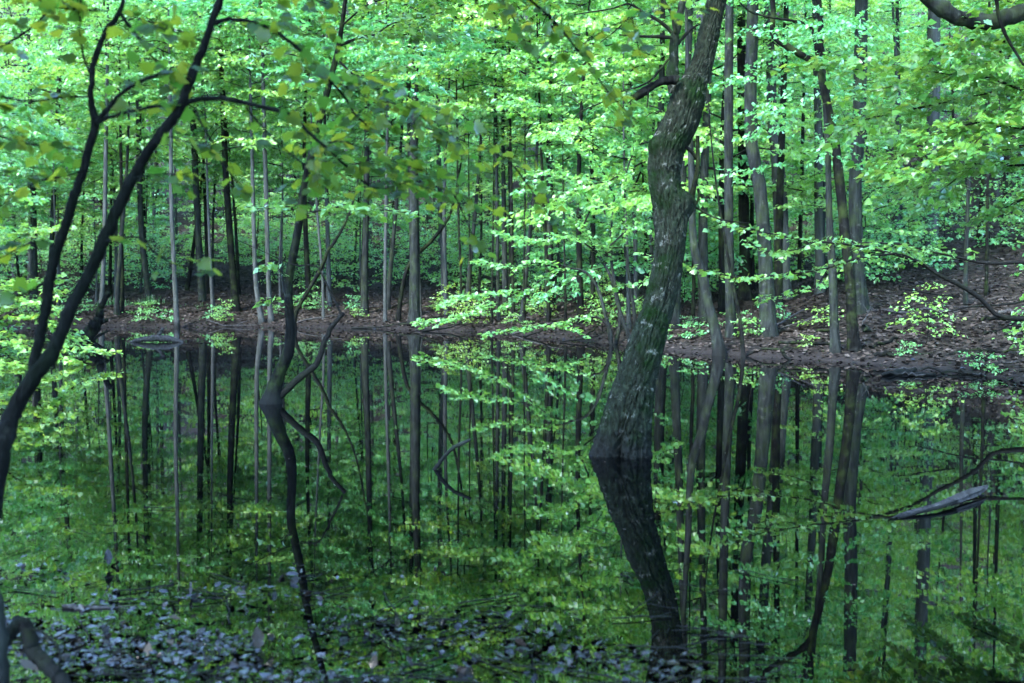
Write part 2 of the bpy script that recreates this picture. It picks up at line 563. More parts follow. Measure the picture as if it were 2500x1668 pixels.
# ------------------------------------------------------------------ terrain and pond
POND = np.array([(-17.5, 37.0), (-14.2, 36.0), (-9, 36.6), (-5.4, 35.8), (-2.5, 34.4), (-0.3, 32.6), (1.4, 29.6), (2.9, 26.4), (3.9, 24.2), (5.2, 22.4),
                 (6.6, 21.3), (7.4, 19.4), (8.0, 17.2), (7.6, 15), (6.9, 12), (6.3, 9), (5.7, 6.2), (4.6, 4.3), (2, 3.75), (0, 3.8), (-2.5, 3.7), (-4.0, 4.2),
                 (-5.5, 6), (-8, 9), (-10.2, 13), (-10.6, 17.5), (-9.9, 21), (-11.5, 25), (-15.5, 28.5), (-19, 32)])
def pond_sd(x, y):
    """signed distance to the shoreline: positive on land, negative in the water (arrays)"""
    px, py = np.asarray(x, float), np.asarray(y, float)
    best = np.full(px.shape, 1e9)
    inside = np.zeros(px.shape, bool)
    n = len(POND)
    for i in range(n):
        ax, ay = POND[i]
        bx, by = POND[(i + 1) % n]
        ex, ey = bx - ax, by - ay
        t = np.clip(((px - ax) * ex + (py - ay) * ey) / (ex * ex + ey * ey), 0, 1)
        best = np.minimum(best, np.hypot(px - ax - t * ex, py - ay - t * ey))
        cond = ((ay > py) != (by > py)) & (px < ex * (py - ay) / (ey + 1e-12) + ax)
        inside ^= cond
    return np.where(inside, -best, best) + 0.28 * vnoise(px * 1.1, py * 1.1, 1.7) * np.clip((py - 8) / 6, 0, 1)
def vnoise(x, y, s=0.0):
    return (np.sin(x * 1.3 + 2.1 * np.sin(y * 0.7 + s)) + np.sin(y * 1.7 + 1.3 * np.sin(x * 1.1 + s)) + 0.6 * np.sin(x * 3.1 + y * 2.3 + s) + 0.5 * np.sin(x * 5.3 - y * 4.7)) / 3.1
def ground(x, y):
    x, y = np.asarray(x, float), np.asarray(y, float)
    s = pond_sd(x, y)
    far = np.clip((y - 10) / 14, 0, 1)
    sp = np.maximum(s, 0)
    quad = np.where(sp < 45, 0.0036 * sp ** 2, 0.0036 * 45 ** 2 + (sp - 45) * 0.324)
    land = 0.03 + 0.07 * np.clip(sp / 0.4, 0, 1) + (0.05 + 0.10 * far) * sp + quad * (0.15 + 0.85 * far) + vnoise(x, y) * 0.06 * np.clip(sp / 2, 0, 1)
    water = -0.02 - 0.16 * np.minimum(-s, 4) + 0.05 * vnoise(x * 2, y * 2)
    return np.where(s > 0, land + 0.03 * vnoise(x * 3, y * 3), np.minimum(water, 0.035))
def gz(x, y):
    return float(ground(np.array([x]), np.array([y]))[0])

def grid_axis(lo, hi, a, b, fine, coarse):
    out = [lo]
    while out[-1] < hi:
        out.append(out[-1] + (fine if a < out[-1] < b else coarse))
    return np.array(out)
gx = grid_axis(-140, 140, -22, 18, 0.22, 3.0)
gy = grid_axis(-40, 260, -2, 62, 0.22, 3.0)
X, Y = np.meshgrid(gx, gy)
Z = ground(X, Y)
nx, ny = len(gx), len(gy)
idx = np.arange(nx * ny).reshape(ny, nx)
q = np.stack([idx[:-1, :-1], idx[:-1, 1:], idx[1:, 1:], idx[1:, :-1]], axis=2).reshape(-1, 4)
go = obj('ground', make_mesh('ground', np.column_stack([X.ravel(), Y.ravel(), Z.ravel()]), [q], M['floor'], True))
tag(go, 'brown leaf-littered woodland ground rising behind the pond', kind='structure')

wv = np.array([(-26, 1, 0), (14, 1, 0), (14, 42, 0), (-26, 42, 0)], float)
wo = obj('pond_water', make_mesh('pond_water', wv, [np.array([[0, 1, 2, 3]])], M['water']))
tag(wo, 'still dark pond water mirroring the wood', kind='structure')

# ------------------------------------------------------------------ far foliage prototypes (shared meshes)
def crown_proto(name, seed, z0, z1, rmax, nbr, leaf, prof, step=0.26, per_m=20, rise=0.25, droop_b=0.22, material='leaf_far', tmpl=(LEAF_FAR_V, LEAF_FAR_F), wood=True, tilt=0.5):
    rs = np.random.default_rng(seed)
    lv, mb = [], MB()
    for i in range(nbr):
        t = (i + rs.uniform(0, 1)) / nbr
        z = z0 + (z1 - z0) * t
        ln = rmax * prof(t) * rs.uniform(0.55, 1.2)
        az = i * 2.39996 + rs.uniform(-0.5, 0.5)
        u = np.linspace(0, 1, 6)
        bend = rs.uniform(-0.5, 0.5)
        a = az + bend * u
        line = np.column_stack([np.cos(a) * u * ln, np.sin(a) * u * ln, z + ln * (rise * rs.uniform(0.5, 1.4) * u * 1.6 - droop_b * rs.uniform(0.6, 1.5) * u ** 2 * 1.6)])
        line[1:-1] += rs.normal(0, 0.03 * ln, (4, 3))
        if wood:
            r0 = 0.004 + 0.006 * ln
            mb.add(*tube(line, r0 * (1 - 0.85 * u), 4, cap=False))
        lv.append(spray(rs, line, None, leaf=leaf, spread=0.32 * ln + 0.25, step=step, per_m=per_m, u0=0.22, tilt=tilt, droop=0.3, jit=0.045, vert=0.10))
    lv = cat_leaves(lv)
    v, f = leaf_arrays(lv, tmpl)
    cm = make_mesh(name + '_crown', v, [f], M[material])
    bm = mb.mesh(name + '_branches', M['bark_twig'], True) if wood else None
    return cm, bm, len(lv[0])
dome = lambda t: math.sin(math.pi * (0.12 + 0.80 * t)) ** 0.7
taper = lambda t: 1.0 - 0.75 * t
UNDER = [crown_proto('understory_a', 11, 0.9, 7.5, 2.9, 34, 0.12, lambda t: (1 - 0.65 * t), per_m=25, step=0.22),
         crown_proto('understory_b', 12, 1.3, 8.5, 2.6, 36, 0.118, dome, per_m=25, step=0.22),
         crown_proto('understory_c', 13, 0.7, 6.0, 2.5, 28, 0.12, taper, per_m=25, step=0.22),
         crown_proto('understory_d', 14, 1.8, 9.0, 3.2, 36, 0.118, lambda t: (1 - 0.55 * t), per_m=32, step=0.22)]
UNDER_H = [crown_proto('understory_e', 15, 3.0, 9.5, 2.9, 34, 0.12, dome, per_m=28, step=0.22),
           crown_proto('understory_f', 16, 3.6, 10.5, 2.6, 34, 0.12, lambda t: (1 - 0.6 * t), per_m=28, step=0.22),
           crown_proto('understory_g', 17, 2.6, 8.0, 2.8, 28, 0.125, dome, per_m=28, step=0.22)]
def under(x, y, k):
    return UNDER_H[k % 3] if ((x < 3.4 and y > 26.5) or y > 36) and y < 45 else UNDER[k % 4]
CANOPY = [crown_proto('canopy_a', 21, 4.5, 17, 4.0, 56, 0.14, dome, step=0.32, per_m=17),
          crown_proto('canopy_b', 22, 5.5, 19, 4.4, 60, 0.14, dome, step=0.32, per_m=17),
          crown_proto('canopy_c', 23, 6.5, 16, 3.6, 46, 0.135, dome, step=0.30, per_m=18)]
SHRUB = [crown_proto('shrub_a', 31, 0.15, 1.3, 0.8, 16, 0.085, lambda t: 1 - 0.6 * t, step=0.16, per_m=22),
         crown_proto('shrub_b', 32, 0.1, 2.2, 1.0, 22, 0.09, lambda t: 1 - 0.6 * t, step=0.16, per_m=22),
         crown_proto('shrub_c', 33, 0.05, 0.55, 0.55, 10, 0.08, lambda t: 1 - 0.4 * t, step=0.14, per_m=24)]

def proto_trunk(name, seed, h, r0, r1, lean, material, sides=10):
    rs = np.random.default_rng(seed)
    n = 22
    z = np.linspace(-0.4, h, n)
    t = np.clip(z / h, 0, 1)
    c = np.column_stack([lean * t * h * 0.1 + 0.05 * h * 0.2 * np.sin(t * 5 + seed), 0.08 * np.sin(t * 4 + seed * 2), z])
    r = r1 + (r0 - r1) * (1 - t) + r0 * 0.45 * np.exp(-np.maximum(z, 0) / 0.25)
    v, f = tube(c, r, sides, bark_disp(c, sides, amp=0.05, lump=0.05, seed=seed, flare=0.12, flare_h=0.25))
    return make_mesh(name, v, f, M[material], True)
TR_CAN = [proto_trunk('trunk_a', 1, 17, 0.17, 0.04, 0.15, 'bark_grey'), proto_trunk('trunk_b', 2, 18, 0.21, 0.05, -0.12, 'bark_grey'),
          proto_trunk('trunk_c', 3, 15, 0.12, 0.03, 0.25, 'bark_pale'), proto_trunk('trunk_d', 4, 16, 0.14, 0.04, -0.3, 'bark_dark')]
TR_UND = [proto_trunk('stem_a', 5, 7.2, 0.06, 0.012, 0.5, 'bark_grey', 7), proto_trunk('stem_b', 6, 8.2, 0.075, 0.012, -0.5, 'bark_dark', 7),
          proto_trunk('stem_c', 7, 6.0, 0.05, 0.01, 0.2, 'bark_pale', 7)]
TR_SHR = [proto_trunk('shrub_stem', 8, 1.2, 0.012, 0.004, 0.2, 'bark_twig', 5)]

def proto_tree(name, x, y, trunk, crown, scale, rot, label, cat, group, dz=-0.05):
    t = thing(name, (x, y, gz(x, y) + dz), label, cat, group)
    t.rotation_euler = (0, 0, rot)
    t.scale = (scale, scale, scale)
    obj('trunk', trunk, t)
    if crown is None:
        return t
    tag(obj('crown', crown[0], t), kind='stuff')
    if crown[1] is not None:
        obj('branches', crown[1], t)
    return t

# ------------------------------------------------------------------ trees read off the photograph
def px_line(pts, d0):
    """[(x, y, width, [d])] -> centre line and radii"""
    c = [P(p[0], p[1], p[3] if len(p) > 3 else d0) for p in pts]
    r = [rad(p[2], p[3] if len(p) > 3 else d0) for p in pts]
    return np.column_stack([np.array(c), np.array(r)])
def px_tube(mb, pts, d0, n=None, sides=6, disp=None, cap=True):
    a = px_line(pts, d0)
    n = n or max(4, len(pts) * 3)
    s = catmull(a, n)
    s[:, 3] = np.maximum(s[:, 3], 0.0015)
    jr = np.random.default_rng(int(abs(pts[0][0]) * 7 + abs(pts[0][1])) % 99991)
    kn = jr.normal(0, 1, (n, 3)) * (jr.uniform(0, 1, (n, 1)) < 0.45)
    kn[0] = kn[-1] = 0
    s[:, :3] += kn * s[:, 3:4] * np.where(s[:, 3:4] > 0.012, 0.13, 0.3)
    s[:, 3] *= 1 + 0.12 * np.abs(jr.normal(0, 1, n)) * (jr.uniform(0, 1, n) < 0.35)
    dd = bark_disp(s[:, :3], sides, **disp) if disp else None
    mb.add(*tube(s[:, :3], s[:, 3], sides, dd, cap))
    return s
TREE_XY = []
def photo_tree(pts, label, name='woodland_tree', bark='bark_grey', group=None, d=None, top=16.0, crown=None, cscale=1.0, sides=12, flare=0.14, crown_dz=0.0, n=34, behind=0.0):
    """a trunk through the given photo points, continued up to its top, with a shared crown"""
    d = d or wd(pts[0][1])
    a = px_line(pts, d)
    g = gz(a[0, 0], a[0, 1])
    base = np.array([a[0, 0], a[0, 1], min(0.0, g)])
    foot = a[:1].copy()
    foot[0, 2] = min(g, a[0, 2]) - 0.3
    foot[0, 3] *= 1.25
    v = a[-1, :3] - a[max(0, len(a) - 3), :3]
    v = v / max(1e-6, v[2]) if v[2] > 0 else np.array([0, 0, 1.0])
    v[:2] = np.clip(v[:2], -0.25, 0.25)
    rem = max(1.0, top - a[-1, 2])
    ext = []
    for k in (0.35, 0.7, 1.0):
        e = a[-1].copy()
        e[:3] = a[-1, :3] + np.array([v[0] * (k - 0.4 * k * k), v[1] * (k - 0.4 * k * k), 1.0 * k]) * rem
        e[3] = a[-1, 3] * (1 - 0.8 * k)
        ext.append(e)
    full = np.vstack([foot, a, ext])
    s = catmull(full, n)
    s[:, 3] = np.maximum(s[:, 3], 0.01)
    zz = s[:, 2]
    s[:, 3] *= 1 + 0.35 * np.exp(-np.maximum(zz - g, 0) / 0.22)
    t = thing(name, base, label, 'tree', group)
    vv, ff = tube(s[:, :3] - base, s[:, 3], sides, bark_disp(s[:, :3] - base, sides, amp=0.06, lump=0.07, seed=float(a[0, 0] * 7.1) % 50, flare=flare, flare_h=0.2))
    obj('trunk', make_mesh('trunk', vv, ff, M[bark], True), t)
    if crown is not None:
        i = int(np.argmin(abs(zz - min(7.0, top * 0.5))))
        q = s[i, :3] - base
        loc = (q[0], q[1], g + crown_dz)
        for nm, me in (('crown', crown[0]), ('branches', crown[1])):
            o = obj(nm, me, t, loc)
            o.rotation_euler = (0, 0, rng.uniform(0, 6.28))
            o.scale = (cscale, cscale, cscale)
            if nm == 'crown':
                o['kind'] = 'stuff'
    TREE_XY.append((a[0, 0], a[0, 1]))
    return t, s, base

def branch_parts(t, base, specs, bark='bark_twig', sides=6, name='branch'):
    """each spec = (points, d0): its own mesh under the tree; returns smooth lines"""
    out = []
    for pts, d0 in specs:
        mb = MB()
        s = px_tube(mb, pts, d0, sides=sides)
        mb.build(name, M[bark], t, True, base)
        out.append(s[:, :3])
    return out
def in_frame(p):
    y = np.maximum(p[:, 1], 0.01)
    c, s = math.cos(PITCH), math.sin(PITCH)
    dz = p[:, 2] - CAM_H
    dep = y * c - dz * s
    u = CX + FPX * p[:, 0] / dep
    v = CY - FPX * (y * s + dz * c) / dep
    return (u > -20) & (u < 2520) & (v > -20) & (v < 1690)
def hang_leaves(t, base, lv, material, n_parts, tmpls, rest_tmpl, rs, cap_name='leaf'):
    """the largest-looking leaves as parts of their own, the others joined"""
    pos = lv[0]
    vis = in_frame(pos)
    score = lv[3] / pos[:, 1] * np.where(vis, 1, 0)
    order = np.argsort(-score)
    first = order[:n_parts]
    first = first[score[first] > 0]
    rest = np.setdiff1d(np.arange(len(pos)), first)
    meshes = [make_mesh('leaf', tv, [tf], material, True) for tv, tf in tmpls]
    s, d, n = orient(lv[1][first], lv[2][first])
    for k, i in enumerate(first):
        o = obj(cap_name, meshes[rs.integers(len(meshes))], t)
        z = lv[3][i]
        m = Matrix(((s[k][0] * z, d[k][0] * z, n[k][0] * z, pos[i][0] - base[0]),
                    (s[k][1] * z, d[k][1] * z, n[k][1] * z, pos[i][1] - base[1]),
                    (s[k][2] * z, d[k][2] * z, n[k][2] * z, pos[i][2] - base[2]), (0, 0, 0, 1)))
        o.matrix_local = m
    if len(rest):
        v, f = leaf_arrays(tuple(a[rest] for a in lv), rest_tmpl)
        tag(obj('foliage', make_mesh('foliage', v - np.asarray(base), [f], material), t), kind='stuff')

# --- the old leaning trunk in the water (centre right)
rs = np.random.default_rng(100)
MAIN = [(1508, 1185, 215, 9.92), (1514, 1150, 180, 9.93), (1517, 1110, 154, 9.95), (1522, 1072, 138, 9.96), (1528, 1034, 126, 9.98), (1541, 977, 112, 10.05), (1550, 940, 102, 10.1), (1563, 896, 93, 10.15), (1582, 833, 88, 10.25),
        (1601, 769, 79, 10.4), (1618, 705, 75, 10.55), (1630, 641, 73, 10.7), (1637, 577, 77, 10.8), (1636, 514, 86, 10.95), (1626, 470, 76, 11.0), (1622, 415, 80, 11.1),
        (1634, 351, 86, 11.2), (1658, 310, 87, 11.25), (1677, 255, 82, 11.3), (1692, 210, 70, 11.4), (1714, 159, 54, 11.5), (1728, 96, 51, 11.6), (1742, 32, 48, 11.7), (1758, -30, 46, 11.8),
        (1790, -150, 42, 11.9), (1800, -300, 36, 12.0), (1790, -500, 28, 12.0), (1810, -720, 14, 12.0)]
a = px_line(MAIN, 10)
s = catmull(a, 620)
s[:, 3] *= 0.92
base_main = np.array([a[2, 0], a[2, 1], 0.0])
t_main = thing('leaning_tree', base_main, 'thick old mossy trunk leaning right, standing in the water', 'tree')
SIDES = 132
def main_disp(th):
    n = len(s)
    out = np.ones((n, len(th)))
    for i in range(n):
        z = s[i, 2]
        for j, t in enumerate(th):
            tw = t + z * 0.22
            cx_, sx_ = math.cos(tw), math.sin(tw)
            wob = 0.35 * noise.noise(Vector((cx_ * 2.0, sx_ * 2.0, z * 3.0)))
            rg = noise.noise(Vector((cx_ * 6.0 + wob, sx_ * 6.0 - wob, z * 4.2)))
            rg2 = noise.noise(Vector((cx_ * 11.0 + 7, sx_ * 11.0, z * 13.0 + 2 * wob)))
            rg3 = noise.noise(Vector((cx_ * 20.0 + 7, sx_ * 20.0, z * 26.0)))
            l = noise.noise(Vector((math.cos(t) * 1.1 + 3, math.sin(t) * 1.1, z * 1.6)))
            l2 = noise.noise(Vector((math.cos(t) * 2.2 + 9, math.sin(t) * 2.2, z * 4.6)))
            up = min(1.0, max(0.0, (z - 0.2) / 0.8))
            v = 0.11 - 0.20 * max(0, 1 - abs(rg) * 4.0) ** 1.3 - 0.13 * max(0, 1 - abs(rg2) * 4.5) - 0.06 * abs(rg2) + 0.05 * rg3 + (0.02 + 0.045 * up) * l + 0.05 * l2 * up
            if z < 1.2:
                # two root lobes parted by a groove that faces the viewer
                e = math.exp(-max(z, 0) / 0.38)
                gdir = math.cos(t - 5.0)
                v += e * (-0.65 * max(0, gdir) ** 16 + 0.04 * math.cos(5 * t + 1))
            out[i, j] += v
    return out
v, f = tube(s[:, :3], s[:, 3], SIDES, main_disp)
# burls and hollows where old limbs have broken off
def dent(v, p, r, depth):
    p = np.asarray(p)
    dd = np.linalg.norm(v - p, axis=1)
    c = s[:, :3]
    w = np.exp(-(dd / r) ** 2)
    k = np.argmin(np.linalg.norm(c[None, :, :] - v[:, None, :], axis=2), axis=1) if False else None
    i = np.argmin(np.linalg.norm(c - p, axis=1))
    out_dir = v - c[i]
    out_dir /= np.linalg.norm(out_dir, axis=1)[:, None] + 1e-6
    return v + out_dir * (w * depth)[:, None]
for (x, y, dd, r, dp) in ((1597, 350, 11.05, 0.09, 0.075), (1640, 462, 10.75, 0.06, -0.07), (1640, 462, 10.75, 0.11, 0.04), (1684, 495, 10.95, 0.11, 0.11), (1612, 585, 10.55, 0.07, 0.06),
                          (1612, 597, 10.5, 0.035, -0.08), (1688, 265, 11.0, 0.09, -0.09), (1650, 262, 11.0, 0.045, -0.08), (1672, 193, 11.1, 0.045, -0.11), (1660, 205, 11.2, 0.12, 0.05), (1640, 830, 10.0, 0.1, 0.03)):
    v = dent(v, P(x, y, dd), r, dp)
obj('trunk', make_mesh('trunk', v - base_main, f, M['bark_main'], True), t_main)
mb = MB()
px_tube(mb, [(1648, 225, 30), (1642, 191, 27), (1645, 143, 23), (1646, 105, 22), (1655, 64, 18), (1668, 0, 16), (1690, -120, 12), (1700, -260, 6)], 11.35, n=40, sides=14, disp=dict(amp=0.08, lump=0.1, seed=4))
limb_main = tag(mb.build('limb', M['bark_main'], t_main, True, base_main), 'upright broken limb forking off the leaning trunk')
mb = MB()
px_tube(mb, [(1655, 196, 22), (1630, 196, 18), (1604, 204, 16), (1579, 219, 18), (1562, 230, 20), (1549, 240, 16)], 11.15, n=26, sides=14, disp=dict(amp=0.14, lump=0.16, seed=9))
tag(mb.build('broken_stub', M['bark_dark'], t_main, True, base_main), 'short dark broken limb stub pointing left')
branch_parts(limb_main, base_main, [
    ([(1640, 92, 9), (1600, 90, 8), (1559, 89, 6), (1512, 85, 4)], 11.2),
    ([(1640, 80, 10), (1628, 66, 9), (1604, 48, 8), (1572, 32, 7), (1537, 10, 5), (1500, 20, 4), (1402, 36, 3)], 11.2),
    ([(1555, 24, 4), (1530, 48, 4), (1505, 73, 3), (1464, 105, 2)], 11.2),
    ([(1648, 80, 9), (1644, 50, 8), (1636, 26, 7), (1620, 0, 6), (1600, -60, 3)], 11.3),
    ([(1656, 108, 7), (1680, 78, 6), (1703, 61, 5)], 11.35),
    ([(1634, 143, 5), (1610, 170, 5), (1591, 195, 5), (1553, 214, 4), (1518, 223, 4), (1464, 252, 3), (1416, 274, 3), (1400, 293, 2)], 11.1),
    ], 'bark_dark', 7)
branch_parts(t_main, base_main, [
    ([(1583, 222, 4), (1582, 245, 4), (1580, 262, 3)], 11.1),
    ([(1585, 258, 4), (1600, 262, 3), (1622, 270, 2)], 11.1),
    ([(1672, 358, 10), (1690, 372, 9), (1701, 388, 8)], 11.15),
    ([(1703, 332, 9), (1704, 380, 10), (1702, 420, 11), (1694, 455, 13), (1686, 490, 16)], 11.15),
    ([(1704, 460, 6), (1706, 480, 6), (1700, 500, 5)], 11.1),
    ([(1680, 492, 7), (1700, 508, 6), (1722, 520, 5), (1760, 536, 4), (1830, 546, 3)], 11.0)], 'bark_dark', 7)
# the tree still carries a live top above the picture
o = tag(obj('crown', CANOPY[2][0], t_main, (1.2, 1.4, -0.5)), kind='stuff')
o.scale = (0.8, 0.8, 0.8)
o = obj('branches', CANOPY[2][1], t_main, (1.2, 1.4, -0.5))
o.scale = (0.8, 0.8, 0.8)

# --- the slender tree standing in the water on the left, forked at its foot
rs = np.random.default_rng(101)
D = wd(985)
t_sl, s_sl, b_sl = photo_tree([(662, 986, 56), (666, 966, 44), (672, 940, 35), (683, 908, 30), (702, 867, 27), (709, 819, 24), (706, 755, 22), (704, 691, 21), (715, 628, 20), (727, 564, 19), (735, 500, 18), (748, 428, 16), (770, 336, 14), (795, 240, 14), (816, 158, 14), (827, 112, 12), (838, 40, 10), (850, -60, 9)],
                              'slender dark curved tree in the water with a low forked branch', 'pond_tree', 'bark_dark', d=D, top=8.5, n=90, sides=20)
sl = branch_parts(t_sl, b_sl, [
    ([(668, 985, 20), (680, 972, 18), (700, 952, 17), (737, 918, 16), (770, 892, 15), (782, 868, 14), (790, 840, 13), (806, 803, 12), (839, 765, 9)], D),
    ([(833, 768, 6), (818, 735, 5), (806, 712, 5), (788, 675, 4), (772, 650, 4), (724, 648, 3), (692, 637, 3), (629, 608, 2), (571, 583, 2)], D - 0.2),
    ([(826, 114, 7), (845, 105, 7), (889, 89, 6), (952, 86, 5), (1015, 83, 3), (1080, 90, 2)], D + 0.1),
    ([(923, 80, 4), (957, 58, 4), (1009, 47, 3), (1080, 30, 2)], D + 0.2),
    ([(740, 522, 6), (780, 514, 5), (826, 506, 4), (900, 510, 3), (1000, 520, 2)], D - 0.1),
    ([(736, 500, 4), (700, 505, 3), (640, 510, 2), (600, 505, 1.5)], D + 0.2),
    ([(829, 150, 5), (870, 185, 4), (930, 170, 3), (1000, 165, 2)], D - 0.3),
    ([(808, 190, 5), (760, 150, 4), (690, 130, 3), (620, 140, 2)], D + 0.3),
    ([(838, 60, 5), (900, 10, 4), (990, -10, 3), (1120, -20, 2)], D - 0.4),
    ([(836, 40, 5), (790, 0, 4), (700, -20, 3)], D + 0.4),
    ([(705, 690, 3), (690, 668, 2), (670, 650, 2), (640, 655, 1.5)], D - 0.3),
    ([(705, 750, 3), (690, 735, 2), (665, 728, 2), (635, 740, 1.5)], D - 0.3)], 'bark_twig', 6)
mb = MB()
lv = [spray(rs, sl[i], mb, leaf=0.085, spread=sp, step=st, per_m=30, u0=u0, tilt=0.5, droop=0.3, twig_r=0.003) for i, sp, st, u0 in
      ((2, 0.75, 0.07, 0.12), (3, 0.6, 0.08, 0.1), (4, 0.5, 0.08, 0.1), (5, 0.4, 0.09, 0.1), (6, 0.6, 0.08, 0.05), (7, 0.5, 0.09, 0.2), (8, 0.8, 0.09, 0.1), (9, 0.7, 0.1, 0.2), (10, 0.2, 0.06, 0.2), (11, 0.2, 0.06, 0.2))]
tag(mb.build('twigs', M['bark_twig'], t_sl, False, b_sl), kind='stuff')
hang_leaves(t_sl, b_sl, cat_leaves(lv), M['leaf_mid'], 280, MAPLES, LITE, rs)
o = tag(obj('crown', UNDER[3][0], t_sl, (1.0, 0.4, 4.2)), kind='stuff')
o.scale = (0.8, 0.8, 0.6)

# --- far bank, read from left to right
C = CANOPY
FAR = [
    ([(368, 789, 15), (366, 742, 15), (354, 653, 15), (345, 560, 14), (340, 400, 13), (338, 200, 13)], 'bark_grey', 'dark-topped tree in the grass tuft on the far bank', 0, 17, None),
    ([(432, 800, 13), (427, 690, 12), (422, 595, 11), (418, 480, 10), (417, 330, 9)], 'bark_pale', 'thin pale trunk rising from the water on the far left shore', 2, 13, None),
    ([(499, 787, 18), (491, 690, 18), (485, 595, 17), (482, 525, 16), (476, 400, 15), (470, 250, 14)], 'bark_grey', 'straight grey tree at the far water edge, left of a dark trunk', 1, 17, None),
    ([(577, 764, 19), (568, 660, 17), (558, 525, 16), (550, 400, 15), (545, 260, 14)], 'bark_dark', 'dark trunk tapering upward, set back on the far left bank', 2, 17, 39.0),
    ([(641, 797, 14), (628, 723, 12), (623, 660, 11), (619, 532, 10), (616, 400, 9)], 'bark_pale', 'left one of the pale twin trunks on the far shore', 0, 13, None),
    ([(663, 797, 13), (657, 723, 12), (651, 532, 11), (645, 300, 10)], 'bark_pale', 'right one of the pale twin trunks on the far shore', 2, 14, None),
    ([(789, 797, 7), (788, 690, 7), (778, 564, 6), (770, 450, 6)], 'bark_pale', 'very thin pale trunk behind the slender forked tree', 2, 10, None),
    ([(721, 770, 10), (756, 704, 10), (785, 653, 9), (804, 605, 8), (823, 583, 7), (860, 500, 5)], 'bark_dark', 'dark thin trunk leaning right behind the slender tree', None, 8, 35.0),
    ([(890, 795, 18), (890, 690, 17), (893, 564, 15), (895, 400, 14), (896, 250, 12)], 'bark_grey', 'grey trunk on the far shore right of the green shrub', 1, 17, None),
    ([(940, 800, 9), (940, 690, 9), (941, 595, 8), (944, 430, 8)], 'bark_pale', 'slim pale trunk with a few climbing leaves at the far water edge', 0, 12, None),
    ([(1011, 790, 27), (1012, 690, 25), (1012, 600, 24), (1010, 400, 20), (1014, 200, 16)], 'bark_grey', 'thickest grey trunk in the middle of the far bank', 1, 18, 35.0),
    ([(1028, 801, 7), (1024, 690, 6), (1022, 600, 6), (1020, 480, 5)], 'bark_pale', 'thin pale stem right beside the thickest far trunk', None, 9, None),
    ([(1076, 700, 12), (1075, 500, 12), (1069, 304, 11), (1071, 110, 10), (1073, 0, 9)], 'bark_pale', 'tall whitish birch-like trunk standing out high in the foliage', 2, 18, 45.0),
    ([(973, 770, 11), (992, 660, 10), (1020, 620, 10), (1056, 586, 9), (1100, 520, 7)], 'bark_dark', 'dark trunk leaning steeply right across the far bank', None, 8, 36.0),
    ([(1125, 806, 7), (1125, 660, 6), (1120, 560, 6)], 'bark_dark', 'thin dark stem by the overhanging spray at the far shore', 0, 11, None),
    ([(1149, 795, 5), (1148, 660, 5), (1146, 560, 4)], 'bark_dark', 'second thin dark stem right of the overhanging spray', None, 8, 35.0),
    ([(1201, 800, 6), (1202, 660, 5), (1204, 560, 5)], 'bark_dark', 'thin dark stem left of a grey one, mid far shore', None, 8, 34.0),
    ([(1218, 806, 10), (1216, 690, 9), (1214, 560, 9), (1212, 400, 8)], 'bark_grey', 'slim grey trunk at mid far shore below bright foliage', 2, 14, None),
    ([(1254, 800, 9), (1252, 690, 8), (1250, 580, 8)], 'bark_dark', 'slim dark trunk behind the low sunlit branch on the far shore', 0, 13, 34.0),
    ([(1280, 800, 6), (1279, 690, 5), (1281, 580, 5)], 'bark_dark', 'thin stem just right of the low sunlit branch', None, 9, 33.0),
    ([(1338, 812, 11), (1339, 740, 10), (1336, 660, 9), (1330, 560, 8)], 'bark_dark', 'mossy dark trunk at the far shore left of the forked saplings', 2, 13, None),
    ([(1382, 806, 7), (1380, 700, 6), (1378, 620, 5)], 'bark_dark', 'thin stem standing left of the multi-stemmed sapling', None, 9, 31.0),
    ([(120, 770, 14), (125, 650, 12), (130, 500, 12), (140, 300, 11)], 'bark_grey', 'grey trunk behind the bright bush at the left edge', 0, 16, 40.0),
    ([(246, 775, 12), (252, 660, 11), (255, 560, 10), (258, 400, 10)], 'bark_pale', 'pale trunk behind the dead snag on the left', 1, 16, 37.0),
    ([(298, 770, 9), (299, 690, 9), (297, 600, 8), (296, 450, 8)], 'bark_dark', 'dark thin trunk between the snag and the grass tuft', 2, 13, 38.0),
    ([(452, 735, 10), (458, 700, 10), (466, 650, 9), (478, 560, 8)], 'bark_dark', 'short dark trunk leaning right behind the thin pale trunk', None, 8, 42.0),
]
for pts, bark, label, ci, top, d in FAR:
    photo_tree(pts, label, 'woodland_tree', bark, d=d, top=top, crown=(C[ci] if ci is not None else None), cscale=0.85 if ci is not None else 1, sides=10, n=26, group='trees along the far bank', crown_dz=1.8)
